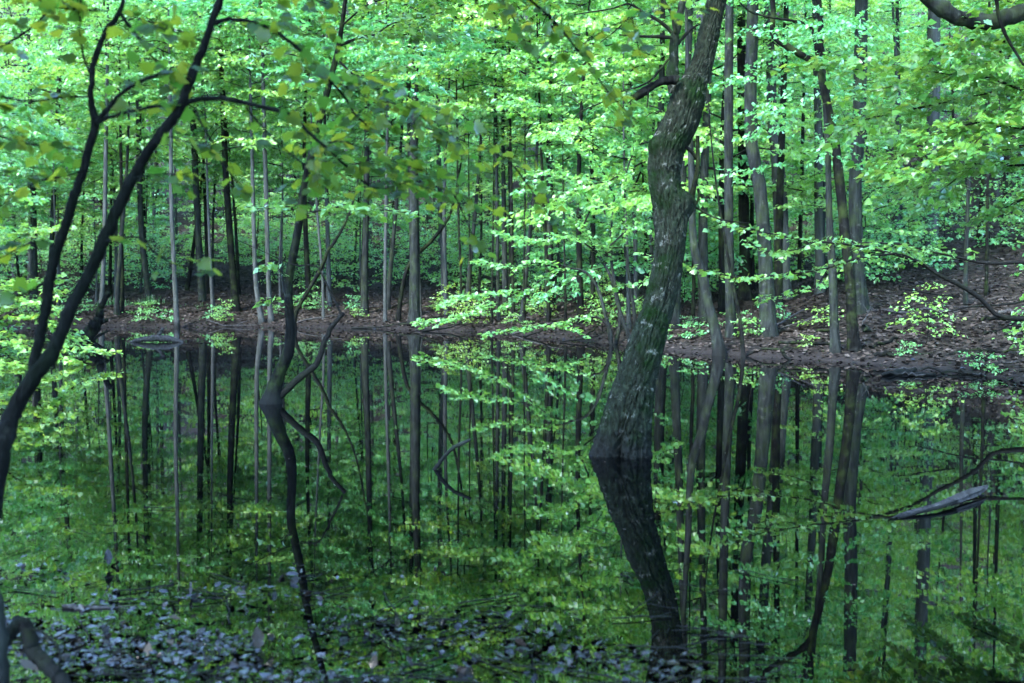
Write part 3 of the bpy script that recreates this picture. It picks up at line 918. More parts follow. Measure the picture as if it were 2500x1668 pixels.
RIGHT = [
    ([(1646, 836, 26), (1648, 770, 22), (1652, 690, 20), (1660, 560, 18), (1668, 400, 16)], 'bark_grey', 'trunk on a dark mound just behind the old leaning trunk', 0, 15, None),
    ([(1757, 868, 24), (1744, 797, 22), (1728, 737, 21), (1716, 673, 20), (1697, 619, 18), (1690, 540, 16), (1688, 420, 14)], 'bark_grey', 'trunk leaning left at the right shore with roots in the water', None, 9, None),
    ([(1786, 853, 24), (1783, 737, 21), (1780, 600, 20), (1779, 450, 19), (1779, 200, 19), (1781, 20, 18)], 'bark_grey', 'straight grey trunk right of the old leaning trunk', 1, 16, None),
    ([(1815, 871, 9), (1805, 769, 8), (1787, 686, 7), (1778, 630, 6)], 'bark_dark', 'thin dark sapling bending left at the right water edge', None, 6, None),
    ([(1818, 720, 25), (1818, 640, 24), (1815, 450, 23), (1812, 250, 20), (1810, 60, 18)], 'bark_dark', 'dark thick trunk set back between two grey trunks on the right', 2, 17, 31.0),
    ([(1877, 856, 42), (1875, 800, 36), (1873, 737, 34), (1867, 610, 30), (1854, 450, 28), (1835, 351, 26), (1833, 223, 26), (1838, 0, 24)], 'bark_grey', 'stout dark-grey trunk rising from a mound at the right shore', 1, 17, None),
    ([(1914, 770, 36), (1910, 650, 33), (1903, 450, 31), (1896, 383, 27), (1886, 287, 22), (1880, 120, 20)], 'bark_pale', 'pale brownish trunk behind the stout one on the right', 0, 17, 30.0),
    ([(2002, 770, 21), (2000, 600, 19), (1998, 450, 18), (1998, 319, 17), (1992, 100, 15)], 'bark_pale', 'smooth pale lilac-grey trunk behind the pair in the water', 2, 17, 30.0),
    ([(2040, 878, 22), (2036, 780, 19), (2033, 673, 18), (2025, 545, 15), (2023, 450, 13), (2020, 350, 12), (2014, 240, 11)], 'bark_grey', 'left trunk of the pair standing in the water on the right', None, 6, None),
    ([(2105, 800, 32), (2103, 753, 30), (2093, 641, 29), (2087, 482, 28), (2090, 415, 28), (2096, 319, 28), (2100, 191, 28), (2103, 0, 27)], 'bark_grey', 'tall thick mottled trunk behind the pair in the water', 1, 18, 25.5),
    ([(2272, 690, 30), (2274, 600, 28), (2276, 500, 27), (2278, 300, 27), (2280, 60, 26)], 'bark_pale', 'broad pale trunk up the slope at far right', 0, 18, 33.0),
    ([(2368, 850, 11), (2358, 740, 9), (2358, 640, 9), (2362, 520, 8), (2366, 440, 7)], 'bark_grey', 'thin crooked sapling on the right bank near the driftwood pile', None, 6, None),
    ([(2409, 775, 8), (2408, 690, 7), (2410, 600, 7)], 'bark_dark', 'thin dark stem behind the long bare branch at right', None, 8, 26.0),
    ([(2450, 650, 13), (2452, 580, 12), (2454, 500, 11)], 'bark_dark', 'dark trunk deep in the wood at the right edge', 2, 13, 36.0),
    ([(2390, 640, 12), (2393, 560, 11), (2397, 480, 10)], 'bark_dark', 'dark twisted trunk deep in the wood, second from the right edge', 0, 13, 34.0),
    ([(2200, 640, 14), (2196, 520, 13), (2194, 380, 12), (2192, 200, 11)], 'bark_grey', 'slim grey trunk high on the right slope', 2, 15, 36.0),
    ([(1690, 800, 9), (1694, 700, 8), (1692, 600, 8)], 'bark_dark', 'thin dark stem between the old trunk and the leaning left one', None, 9, 29.0),
    ([(1950, 770, 9), (1952, 640, 9), (1956, 480, 8), (1960, 330, 8)], 'bark_dark', 'slim dark trunk left of the smooth pale one on the right', 0, 14, 33.0),
]
for pts, bark, label, ci, top, d in RIGHT:
    pts = [(p_[0], p_[1], p_[2] * 1.12) for p_ in pts]
    photo_tree(pts, label, 'woodland_tree', bark, d=d, top=top, crown=(C[ci] if ci is not None else None), cscale=0.85 if ci is not None else 1, sides=14, n=40, group='trees along the right shore', crown_dz=3.6)
# right trunk of the pair: forks high up
t_tw, s_tw, b_tw = photo_tree([(2086, 878, 30), (2080, 780, 26), (2074, 673, 25), (2060, 545, 24), (2050, 446, 23), (2039, 351, 21), (2023, 271, 20), (2010, 207, 19), (2002, 160, 17), (2004, 64, 14), (1999, 0, 13)],
                              'right trunk of the pair in the water, dark and forked high up', 'woodland_tree', 'bark_dark', top=11, n=60, sides=16, group='trees along the right shore')
branch_parts(t_tw, b_tw, [
    ([(2008, 190, 16), (1985, 152, 16), (1959, 137, 16), (1921, 112, 16), (1890, 88, 15), (1886, 60, 13), (1888, 30, 13), (1882, -30, 12), (1876, -120, 9)], wd(878)),
    ([(2006, 180, 9), (1992, 120, 8), (1978, 64, 7), (1940, 52, 6), (1896, 45, 6), (1832, 29, 5), (1806, 6, 4)], wd(878) - 0.2)], 'bark_dark', 9)
o = tag(obj('crown', CANOPY[0][0], t_tw, (-0.8, 0.5, 0)), kind='stuff'); o.scale = (0.7, 0.7, 0.8)

# --- multi-stemmed sapling leaning over the water, with low sunlit sprays
rs = np.random.default_rng(103)
D = wd(842)
b_ms = P(1492, 842, D)
t_ms = thing('sapling', b_ms, 'multi-stemmed sapling at the shore left of the old trunk, sprays over the water', 'tree')
st = branch_parts(t_ms, b_ms, [
    ([(1492, 846, 12), (1488, 810, 10), (1480, 778, 9), (1468, 730, 8), (1457, 699, 7), (1430, 665, 6), (1400, 656, 5), (1353, 663, 4), (1299, 701, 3), (1222, 755, 2)], D),
    ([(1500, 846, 11), (1512, 800, 10), (1512, 753, 9), (1496, 689, 8), (1478, 650, 7), (1457, 616, 6), (1420, 560, 5), (1380, 500, 3)], D + 0.3),
    ([(1537, 830, 11), (1520, 780, 10), (1508, 740, 9), (1500, 690, 8), (1490, 600, 6), (1500, 480, 4)], D + 0.2),
    ([(1552, 840, 10), (1550, 778, 9), (1540, 700, 8), (1534, 657, 7), (1520, 560, 6), (1530, 420, 4)], D + 0.5)], 'bark_grey', 8, 'stem')
br = branch_parts(t_ms, b_ms, [
    ([(1484, 800, 6), (1470, 780, 6), (1450, 774, 5), (1404, 781, 4), (1340, 795, 3), (1283, 803, 3), (1180, 819, 1.5)], D - 0.4),
    ([(1400, 656, 4), (1330, 640, 3), (1260, 650, 3), (1160, 640, 2)], D - 0.2),
    ([(1299, 701, 3), (1230, 715, 3), (1150, 720, 2), (1080, 745, 1.5)], D - 0.6),
    ([(1250, 735, 3), (1180, 750, 2), (1120, 775, 2), (1010, 790, 1.5)], D + 1.5),
    ([(1457, 616, 5), (1400, 580, 4), (1320, 590, 3), (1220, 570, 2)], D),
    ([(1420, 560, 5), (1440, 500, 4), (1380, 430, 3), (1300, 420, 2)], D + 0.3),
    ([(1404, 781, 3), (1380, 800, 2), (1410, 805, 2), (1430, 822, 1.5)], D - 0.6),
    ([(1490, 600, 5), (1540, 560, 4), (1600, 570, 3), (1660, 600, 2)], D - 0.5),
    ([(1500, 480, 4), (1460, 400, 3), (1400, 350, 2)], D),
    ([(1530, 420, 4), (1550, 330, 3), (1480, 260, 2)], D),
    ([(1520, 560, 4), (1450, 540, 3), (1390, 545, 2)], D + 1)], 'bark_twig', 5)
mb = MB()
lv = [spray(rs, l, mb, leaf=0.10, spread=sp, step=0.10, per_m=26, u0=0.15, tilt=0.45, droop=0.25, twig_r=0.004) for l, sp in zip(br, (0.5, 0.7, 0.7, 0.7, 0.9, 0.9, 0.3, 0.8, 0.9, 0.9, 0.8))]
lv += [spray(rs, s_, mb, leaf=0.10, spread=0.9, step=0.14, per_m=24, u0=0.55, twig_r=0.004) for s_ in st]
tag(mb.build('twigs', M['bark_twig'], t_ms, False, b_ms), kind='stuff')
v, f = leaf_arrays(cat_leaves(lv), LITE)
tag(obj('foliage', make_mesh('foliage', v - b_ms, [f], M['leaf_far']), t_ms), kind='stuff')

# --- tree on the right bank outside the picture whose long low branches reach in over the water
rs = np.random.default_rng(104)
D = 16.6
foot = np.array([9.2, 17.0, gz(9.2, 17.0)])
t_rb = thing('bank_tree', foot, 'right bank tree whose long thin low branches reach left over the water', 'tree')
mb = MB()
c = catmull(np.array([(9.2, 17, foot[2] - 0.3, 0.2), (9.15, 17, 1.0, 0.15), (9.0, 16.9, 2.6, 0.13), (9.1, 16.8, 5, 0.11), (9.0, 17, 9, 0.05)]), 40)
mb.add(*tube(c[:, :3], c[:, 3], 14, bark_disp(c[:, :3], 14, seed=12, flare=0.1)))
mb.build('trunk', M['bark_grey'], t_rb, True, foot)
rb = branch_parts(t_rb, foot, [
    ([(2720, 760, 14, 17.0), (2600, 790, 14), (2498, 778, 13), (2438, 772, 12), (2406, 743, 11), (2368, 711, 11), (2297, 673, 9), (2237, 638, 8), (2151, 613, 7), (2081, 598, 6), (1991, 590, 5), (1896, 574, 4), (1819, 555, 3), (1740, 535, 2)], D),
    ([(2700, 640, 9, 17.0), (2492, 641, 7), (2406, 643, 7), (2342, 629, 6), (2278, 616, 5), (2199, 597, 4), (2087, 593, 3), (2000, 600, 2)], D + 0.5),
    ([(2237, 638, 5), (2200, 620, 5), (2160, 622, 5), (2077, 635, 5), (2023, 654, 4), (1928, 670, 4), (1800, 676, 3), (1671, 648, 2), (1560, 620, 1.5)], D - 0.3),
    ([(1991, 590, 3), (1940, 610, 2.5), (1880, 615, 2), (1820, 590, 1.5)], D - 0.4),
    ([(2600, 700, 8), (2500, 735, 6), (2440, 745, 5), (2380, 748, 4), (2300, 765, 3), (2240, 780, 2)], D + 0.3),
    ([(2340, 725, 4), (2290, 720, 4), (2220, 708, 3), (2195, 707, 2)], D + 0.2),
    ([(2023, 654, 3), (1990, 700, 2.5), (1930, 720, 2), (1860, 735, 1.5)], D - 0.2),
    ([(1671, 648, 2), (1620, 650, 2), (1560, 690, 1.5), (1500, 700, 1)], D - 0.3)], 'bark_twig', 6)
mb = MB()
lv = [spray(rs, l, mb, leaf=0.078, spread=sp * 1.1, step=st_ * 1.35, per_m=22, u0=u0, tilt=0.5, droop=0.3, twig_r=0.003) for l, sp, st_, u0 in
      ((rb[0], 0.6, 0.09, 0.50), (rb[1], 0.5, 0.1, 0.45), (rb[2], 0.45, 0.09, 0.15), (rb[3], 0.45, 0.08, 0.1), (rb[6], 0.5, 0.09, 0.2), (rb[7], 0.45, 0.08, 0.1))]
tag(mb.build('twigs', M['bark_twig'], t_rb, False, foot), kind='stuff')
hang_leaves(t_rb, foot, cat_leaves(lv), M['leaf_mid'], 280, MAPLES, LITE, rs)
tag(obj('crown', UNDER[3][0], t_rb, (0.3, 0.4, 2.0)), kind='stuff')

# --- maple on the right, its foliage filling the upper right corner, with a heavy sagging limb
rs = np.random.default_rng(105)
foot = np.array([7.0, 11.2, gz(7.0, 11.2)])
t_rm = thing('maple_tree', foot, 'maple at the right edge with a heavy sagging grey limb and layered foliage', 'tree')
mb = MB()
c = catmull(np.array([(7.0, 11.2, foot[2] - 0.3, 0.2), (6.95, 11.2, 1.2, 0.15), (6.7, 11.1, 2.8, 0.14), (6.4, 11.1, 5, 0.12), (6.0, 11.3, 9, 0.05)]), 40)
mb.add(*tube(c[:, :3], c[:, 3], 14, bark_disp(c[:, :3], 14, seed=22, flare=0.1)))
mb.build('trunk', M['bark_grey'], t_rm, True, foot)
mb = MB()
px_tube(mb, [(2860, -60, 52), (2700, -20, 48), (2560, 10, 44), (2500, 30, 42), (2438, 50, 40), (2390, 54, 38), (2336, 40, 36), (2288, 14, 34), (2250, -20, 30), (2215, -60, 22), (2180, -140, 14)], 11.0, n=50, sides=18, disp=dict(amp=0.04, lump=0.07, seed=31))
tag(mb.build('limb', M['bark_grey'], t_rm, True, foot), 'heavy grey limb sagging across the top right corner')
rm = branch_parts(t_rm, foot, [
    ([(2431, -30, 10), (2435, 20, 9), (2441, 48, 9), (2455, 85, 8), (2473, 118, 7), (2500, 160, 6)], 10.8),
    ([(2640, 220, 9), (2540, 235, 7), (2450, 202, 6), (2380, 183, 5), (2300, 180, 4), (2190, 157, 3), (2060, 149, 2), (1960, 160, 1.5)], 11.5),
    ([(2640, 210, 12), (2500, 258, 8), (2420, 290, 7), (2340, 310, 6), (2280, 338, 5), (2200, 380, 3), (2130, 425, 2)], 11.5),
    ([(2640, 300, 12), (2500, 312, 10), (2430, 308, 7), (2380, 350, 4), (2300, 390, 3), (2200, 440, 2)], 11.2),
    ([(2640, 400, 8), (2500, 403, 6), (2440, 405, 5), (2370, 400, 4), (2300, 420, 3), (2230, 470, 2)], 11.8),
    ([(2640, 130, 9), (2500, 110, 7), (2400, 95, 5), (2330, 105, 4), (2250, 120, 2)], 11.3),
    ([(2640, 60, 8), (2540, 60, 7), (2420, 140, 5), (2320, 170, 4), (2180, 210, 3), (2080, 235, 2)], 12.2),
    ([(2640, 330, 8), (2540, 350, 6), (2440, 370, 5), (2330, 440, 3), (2260, 500, 2)], 12.5),
    ([(2640, 180, 8), (2520, 200, 6), (2400, 230, 5), (2260, 260, 4), (2120, 290, 3), (2050, 320, 2)], 12.0),
    ([(2640, 480, 8), (2540, 470, 6), (2470, 500, 5), (2400, 530, 3)], 12.0),
    ([(2640, 20, 8), (2480, 10, 6), (2380, -20, 5), (2280, -60, 3)], 11.5)], 'bark_dark', 6)
mb = MB()
lv = [spray(rs, l, mb, leaf=0.08, spread=sp, step=0.06, per_m=34, u0=0.1, tilt=0.5, droop=0.3, twig_r=0.003, vert=0.2) for l, sp in zip(rm[1:], (0.55, 0.7, 0.7, 0.6, 0.6, 0.7, 0.7, 0.7, 0.5, 0.6))]
tag(mb.build('twigs', M['bark_twig'], t_rm, False, foot), kind='stuff')
hang_leaves(t_rm, foot, cat_leaves(lv), M['leaf_mid_shaded'], 290, MAPLES, LITE, rs)
o = tag(obj('crown', CANOPY[0][0], t_rm, (-0.6, 0.2, 0.6)), kind='stuff'); o.scale = (0.75, 0.75, 0.75)

# --- near maple at the left edge, twin stemmed, dark against the wood
rs = np.random.default_rng(106)
D = 4.5
b_nm = np.array([*P(-90, 1600, 4.2)[:2], 0.0])
b_nm[2] = gz(b_nm[0], b_nm[1])
t_nm = thing('young_maple', b_nm, 'near dark young maple with two leaning stems at the left edge', 'tree')
mb = MB()
px_tube(mb, [(-95, 1720, 58, 4.2), (-85, 1580, 54, 4.2), (-50, 1400, 48, 4.25), (-22, 1260, 44, 4.3), (-8, 1170, 44, 4.35), (8, 1080, 43, 4.4), (30, 1012, 41), (60, 955, 40), (90, 912, 38), (124, 867, 33), (153, 803, 30), (178, 742, 28), (217, 669, 27), (252, 589, 29), (287, 510, 27), (325, 434, 25), (374, 352, 24), (434, 271, 23), (461, 206, 22), (499, 108, 20), (520, 49, 18), (537, 0, 17), (562, -80, 15), (590, -200, 12), (600, -380, 7)], D, n=120, sides=16, disp=dict(amp=0.05, lump=0.08, seed=2, k=2.5, zs=6))
mb.build('trunk', M['bark_near'], t_nm, True, b_nm)
mb = MB()
px_tube(mb, [(92, 925, 34), (84, 885, 28), (99, 819, 25), (112, 749, 24), (121, 679, 24), (140, 605, 23), (163, 541, 22), (180, 480, 21), (201, 417, 20), (222, 345, 19), (234, 300, 20), (226, 270, 17), (221, 240, 15), (222, 206, 14), (233, 141, 13), (260, 76, 12), (293, 27, 11), (308, -30, 10), (330, -160, 7)], D + 0.05, n=90, sides=14, disp=dict(amp=0.05, lump=0.08, seed=3, k=2.5, zs=6))
stem_nm = mb.build('stem', M['bark_near'], t_nm, True, b_nm)
nm_specs = [
    ([(236, 297, 11), (260, 268, 11), (298, 228, 10), (352, 195, 9), (401, 179, 8), (455, 182, 6)], D),                                           # 0
    ([(236, 300, 11), (270, 287, 9), (304, 276, 8), (379, 260, 7), (430, 258, 5)], D),                                                             # 1
    ([(440, 262, 14), (470, 248, 12), (504, 239, 12), (564, 244, 11), (640, 263, 10), (700, 276, 9), (725, 288, 9), (743, 314, 8), (786, 352, 7), (850, 410, 6, 4.9), (919, 461, 5, 5.1), (1000, 442, 4, 5.3), (1060, 455, 4, 5.5), (1103, 471, 3, 5.6), (1125, 509, 3, 5.7), (1152, 569, 2.5, 5.8), (1174, 602, 2, 5.8)], 4.6),   # 2
    ([(518, 60, 12), (545, 48, 11), (574, 46, 10), (618, 54, 9), (667, 76, 9), (715, 108, 8), (759, 152, 8), (802, 195, 7, 4.8), (838, 233, 6, 4.9), (870, 282, 5, 5.0), (914, 320, 4, 5.2), (957, 352, 3, 5.3), (1010, 395, 2.5, 5.4)], 4.6),   # 3
    ([(220, 236, 6), (146, 238, 5), (81, 249, 5), (43, 244, 5), (0, 233, 5), (-80, 200, 4)], D),                                                   # 4
    ([(214, 372, 5), (150, 358, 5), (98, 355, 5), (49, 347, 5), (0, 333, 5), (-80, 310, 4)], D),                                                   # 5
    ([(118, 686, 9), (100, 695, 8), (81, 705, 8), (49, 721, 7), (0, 713, 7), (-80, 700, 5)], D + 0.1),                                             # 6
    ([(-60, 150, 8), (0, 114, 7), (43, 92, 6), (92, 54, 5), (130, 10, 4)], D + 0.3),                                                               # 7
    ([(262, 27, 4), (190, 24, 5), (125, 16, 5), (98, 0, 5), (70, -40, 4)], D),                                                                     # 8
    ([(256, 589, 6), (280, 586, 6), (303, 580, 6), (347, 583, 5), (379, 618, 5), (434, 648, 4), (499, 653, 2)], D - 0.1),                          # 9
    ([(475, 262, 5), (490, 300, 5), (520, 347, 4), (542, 401, 4), (591, 455, 3)], D - 0.1),                                                        # 10
    ([(291, 26, 8), (306, 51, 8), (342, 97, 7), (362, 128, 6), (408, 179, 5), (429, 217, 3)], D + 0.15),                                           # 11
    ([(220, 180, 6), (203, 136, 5), (195, 70, 4), (198, 0, 4), (200, -60, 3)], D),                                                                 # 12
    ([(560, -80, 8), (760, -120, 8), (1000, -100, 7), (1180, -60, 6), (1293, 0, 6, 5.2), (1365, 66, 5, 5.3), (1408, 121, 5, 5.4), (1446, 167, 4, 5.5), (1490, 232, 3, 5.5), (1550, 290, 2, 5.5)], 5.0),   # 13
    ([(1010, 300, 3, 5.2), (1120, 340, 3, 5.4), (1200, 370, 3, 5.5), (1255, 407, 4, 5.6), (1320, 499, 3, 5.7), (1364, 553, 2.5, 5.7)], 5.4),       # 14
    ([(786, 352, 5), (830, 345, 4), (880, 360, 4), (950, 390, 3), (1040, 420, 2)], 5.0),                                                           # 15
    ([(600, 262, 4), (640, 310, 4), (680, 350, 3), (740, 400, 3), (800, 440, 2)], 4.7),                                                            # 16
    ([(802, 195, 5), (850, 215, 4), (900, 240, 3), (1000, 265, 2), (1080, 330, 2)], 5.0),                                                          # 17
    ([(500, 105, 5), (450, 80, 4), (400, 70, 4), (350, 60, 3)], D - 0.2),                                                                          # 18
    ([(374, 352, 5), (410, 335, 4), (450, 345, 3), (500, 360, 2)], D - 0.1),                                                                       # 19
    ([(201, 417, 5), (160, 430, 4), (100, 440, 4), (40, 470, 3), (-20, 480, 3)], D - 0.2),                                                         # 20
    ([(325, 434, 4), (360, 430, 4), (400, 425, 3), (460, 430, 2)], D - 0.2),                                                                       # 21
    ([(140, 605, 4), (90, 590, 4), (40, 610, 3), (-20, 640, 3)], D - 0.15),                                                                        # 22
    ([(560, -80, 6), (640, -60, 5), (720, -20, 4), (800, 10, 3)], D + 0.2),                                                                        # 23
    ([(1180, -60, 4), (1240, 20, 3), (1260, 60, 3), (1290, 120, 2)], 5.2),                                                                         # 24
    ([(1408, 121, 3), (1450, 90, 3), (1500, 60, 2.5), (1640, 20, 2), (1720, 25, 2)], 5.4),                                                         # 25
    ([(600, -380, 8), (900, -420, 6), (1200, -300, 5), (1400, -150, 4), (1520, -20, 3), (1560, 120, 2)], 5.6),                                     # 26
]
nm = [branch_parts(stem_nm if i in (0, 1, 4, 5, 6, 8, 11, 12, 20, 22) else t_nm, b_nm, [sp_], 'bark_near', 7)[0] for i, sp_ in enumerate(nm_specs)]
mb = MB()
par = {0: (0.22, 0.09, 16), 1: (0.2, 0.1, 16), 2: (0.34, 0.065, 17), 3: (0.36, 0.065, 17), 4: (0.28, 0.06, 20), 5: (0.28, 0.06, 20), 6: (0.22, 0.08, 16), 7: (0.25, 0.08, 18), 8: (0.28, 0.07, 20), 9: (0.16, 0.09, 16),
       10: (0.1, 0.2, 8), 11: (0.2, 0.09, 16), 12: (0.22, 0.08, 18), 13: (0.26, 0.075, 18), 14: (0.2, 0.08, 16), 15: (0.42, 0.095, 14), 16: (0.16, 0.14, 12), 17: (0.42, 0.075, 16), 18: (0.28, 0.06, 18), 19: (0.16, 0.08, 14),
       20: (0.26, 0.07, 18), 21: (0.15, 0.08, 14), 22: (0.2, 0.08, 16), 23: (0.28, 0.07, 18), 24: (0.2, 0.08, 16), 25: (0.18, 0.08, 16), 26: (0.3, 0.09, 16)}
lv = [spray(rs, nm[i], mb, leaf=0.058, spread=a_ * 1.1, step=b_ * 0.72, per_m=c_ * 1.35, u0=0.08 if i not in (2, 13) else 0.2, tilt=0.6, droop=0.35, twig_r=0.0021, jit=0.02, vert=0.25) for i, (a_, b_, c_) in par.items()]
tag(mb.build('twigs', M['bark_near'], t_nm, False, b_nm), kind='stuff')
lv = cat_leaves(lv)
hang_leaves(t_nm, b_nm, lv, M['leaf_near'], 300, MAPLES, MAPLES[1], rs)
print('near leaves', len(lv[0]))

# --- bright bush hanging over the left shore
rs = np.random.default_rng(107)
D = 20.5
b_lb = np.array([-10.4, 20.6, gz(-10.4, 20.6)])
t_lb = thing('bush', b_lb, 'bright leafy bush hanging low over the water at the left edge', 'bush')
lb = branch_parts(t_lb, b_lb, [
    ([(-110, 880, 10), (-40, 800, 8), (40, 770, 6), (120, 790, 4), (200, 850, 3), (262, 858, 2)], D),
    ([(-110, 880, 9), (-60, 840, 7), (20, 830, 5), (110, 860, 3), (180, 885, 2)], D - 0.4),
    ([(-110, 870, 9), (-60, 760, 7), (20, 700, 5), (90, 690, 3), (150, 720, 2)], D + 0.4),
    ([(-110, 870, 9), (-80, 720, 7), (-10, 620, 5), (70, 570, 3), (150, 560, 2)], D + 0.8),
    ([(-110, 880, 8), (-60, 880, 6), (0, 880, 4), (60, 890, 3), (110, 900, 2)], D - 0.5),
    ([(-40, 800, 6), (30, 740, 5), (100, 745, 4), (170, 770, 2)], D)], 'bark_twig', 6)
mb = MB()
lv = [spray(rs, l, mb, leaf=0.095, spread=0.75, step=0.07, per_m=30, u0=0.15, tilt=0.45, twig_r=0.004) for l in lb]
tag(mb.build('twigs', M['bark_twig'], t_lb, False, b_lb), kind='stuff')
v, f = leaf_arrays(cat_leaves(lv), LITE)
tag(obj('foliage', make_mesh('foliage', v - b_lb, [f], M['leaf_far']), t_lb), kind='stuff')

# ------------------------------------------------------------------ the rest of the wood
def clear(x, y, r):
    return all((x - a) ** 2 + (y - b) ** 2 > r * r for a, b in TREE_XY)
def scatter(n, xr, yr, smin, smax, r, rs, tries=6000, keep_right=False, narrow=False):
    out = []
    for _ in range(tries):
        if len(out) >= n:
            break
        x, y = rs.uniform(*xr), rs.uniform(*yr)
        if abs(x) > 0.62 * y + 6:
            continue
        if narrow and abs(x) > 0.47 * y + 0.8:
            continue
        if keep_right and x > 3.6 and y < 27.5:
            continue
        sd_ = float(pond_sd(np.array([x]), np.array([y]))[0])
        if not (smin < sd_ < smax) or not clear(x, y, r):
            continue
        TREE_XY.append((x, y))
        out.append((x, y))
    return out
rs = np.random.default_rng(200)
# understory maples crowding the shore and the slope
for k, (x, y, sc) in enumerate(((0.4, 33.4, 1.35), (1.9, 31.2, 1.3), (3.0, 28.8, 1.2), (-1.4, 35.8, 1.4), (1.2, 35.5, 1.6), (3.6, 32.5, 1.5), (-4.2, 38.0, 1.5), (-7.2, 38.6, 1.45), (-10.5, 38.4, 1.4), (-13.5, 37.8, 1.4), (5.6, 29.5, 1.5), (-2.6, 40.5, 1.7))):
    TREE_XY.append((x, y))
    proto_tree('understory_tree', x, y, TR_UND[k % 3], under(x, y, k * 3 + 1), sc, k * 2.1,
               'bright leafy understory tree on the far shore', 'tree', 'bright understory trees on the far shore')
for k, (x, y) in enumerate(scatter(44, (-20, 12), (16, 44), 0.5, 7, 1.45, rs, keep_right=True)):
    proto_tree('understory_tree', x, y, TR_UND[k % 3], under(x, y, rs.integers(12)), rs.uniform(0.75, 1.1), rs.uniform(0, 6.28),
               'small understory tree with layered fresh green sprays close behind the shoreline', 'tree', 'understory trees along the shore')
for k, (x, y) in enumerate(scatter(120, (-22, 16), (30, 56), 5.0, 15, 0.9, rs, narrow=True)):
    proto_tree('shrub', x, y, TR_SHR[0], SHRUB[(1, 1, 0)[k % 3]], rs.uniform(0.8, 1.5), rs.uniform(0, 6.28),
               'leafy waist-high shrub in the green band behind the front trunks', 'shrub', 'leafy shrubs behind the front trunks', dz=-0.02)
for k, (x, y) in enumerate(scatter(26, (-22, 16), (36, 54), 7.0, 15, 1.5, rs, narrow=True)):
    proto_tree('understory_tree', x, y, TR_UND[k % 3], UNDER[2], rs.uniform(0.6, 0.9), rs.uniform(0, 6.28),
               'small bushy tree in the green band behind the front trunks', 'tree', 'bushy trees behind the front trunks')
for k, (x, y) in enumerate(scatter(64, (-34, 36), (44, 72), 9, 42, 1.9, rs)):
    proto_tree('understory_tree', x, y, TR_UND[k % 3], UNDER[k % 4], rs.uniform(0.9, 1.25), rs.uniform(0, 6.28),
               'low-branched understory tree forming the green backdrop far up the slope', 'tree', 'understory trees far up the slope')
for k, (x, y) in enumerate(scatter(44, (-36, 36), (24, 60), 6, 36, 2.1, rs)):
    proto_tree('understory_tree', x, y, TR_UND[k % 3], under(x, y, rs.integers(12)), rs.uniform(0.9, 1.4), rs.uniform(0, 6.28),
               'understory tree standing among the trunks back on the wooded slope', 'tree', 'understory trees on the slope')
for k, (x, y) in enumerate(scatter(20, (-50, 50), (32, 100), 14, 65, 3.0, rs)):
    proto_tree('canopy_tree', x, y, TR_CAN[rs.integers(4)], CANOPY[rs.integers(3)], rs.uniform(0.8, 1.2), rs.uniform(0, 6.28),
               'tall canopy tree standing deep in the wood on the slope', 'tree', 'tall trees on the slope')
for k, (x, y) in enumerate([q for q in scatter(62, (-20, 12), (22, 54), 0.5, 16, 0.8, rs, keep_right=True) if abs(CX + FPX * q[0] / q[1] - 715) > 70]):
    sc = rs.uniform(0.55, 0.85)
    proto_tree('slim_tree', x, y, TR_CAN[(2, 0, 2, 3)[k % 4]], CANOPY[2] if k % 3 == 0 else None, sc, rs.uniform(0, 6.28),
               'slim dark upright tree behind the shoreline', 'tree', 'slim trees behind the shore')
for k, (x, y) in enumerate([q for q in scatter(150, (-20, 12), (16, 41), 0.02, 3.2, 0.4, rs, narrow=True) if rs.uniform() < 0.35]):
    proto_tree('shrub', x, y, TR_SHR[0], SHRUB[(0, 2, 2)[k % 3]], rs.uniform(0.4, 1.0), rs.uniform(0, 6.28),
               'small green plant at the edge of the pond bank', 'shrub', 'small plants at the water edge', dz=-0.02)
for k, (x, y) in enumerate([q for q in scatter(150, (-26, 24), (17, 62), 0.4, 26, 0.8, rs, narrow=True) if rs.uniform() < (0.85 if q[0] > 1 else 0.35)]):
    proto_tree('shrub', x, y, TR_SHR[0], SHRUB[rs.integers(3)], rs.uniform(0.6, 1.5), rs.uniform(0, 6.28),
               'low green shrub growing from the leaf litter between the trunks', 'shrub', 'low shrubs on the bank', dz=-0.02)
# near bank trees around and behind the viewer, added out of view to shade the foreground
for k, (x, y, sc, ci) in enumerate(((-3.0, 2.4, 0.62, 1), (2.6, 2.0, 0.62, 0), (-7.5, 5.0, 0.8, 1), (7.6, 6.5, 0.8, 2), (-12.5, 3.0, 1.0, 1), (1.0, -9.0, 1.1, 0), (-8.0, -5.0, 1.1, 2), (8.5, -4.0, 1.1, 0), (-6.5, 1.0, 0.95, 0), (3.5, -3.5, 1.0, 1), (-2.0, -6.0, 1.05, 2), (8.5, 3.5, 0.95, 1), (-9.5, 9.5, 0.9, 2), (10.5, 9.0, 1.0, 0), (12.0, 20.0, 1.0, 1), (-4.5, -1.8, 0.8, 0), (0.8, -1.2, 0.75, 2), (5.5, 0.6, 0.8, 0))):
    proto_tree('canopy_tree', x, y, TR_CAN[k % 4], CANOPY[ci], sc, k * 1.7, 'tall shade tree added out of view on the near bank beside the viewer', 'tree', 'added shade trees on the near bank')

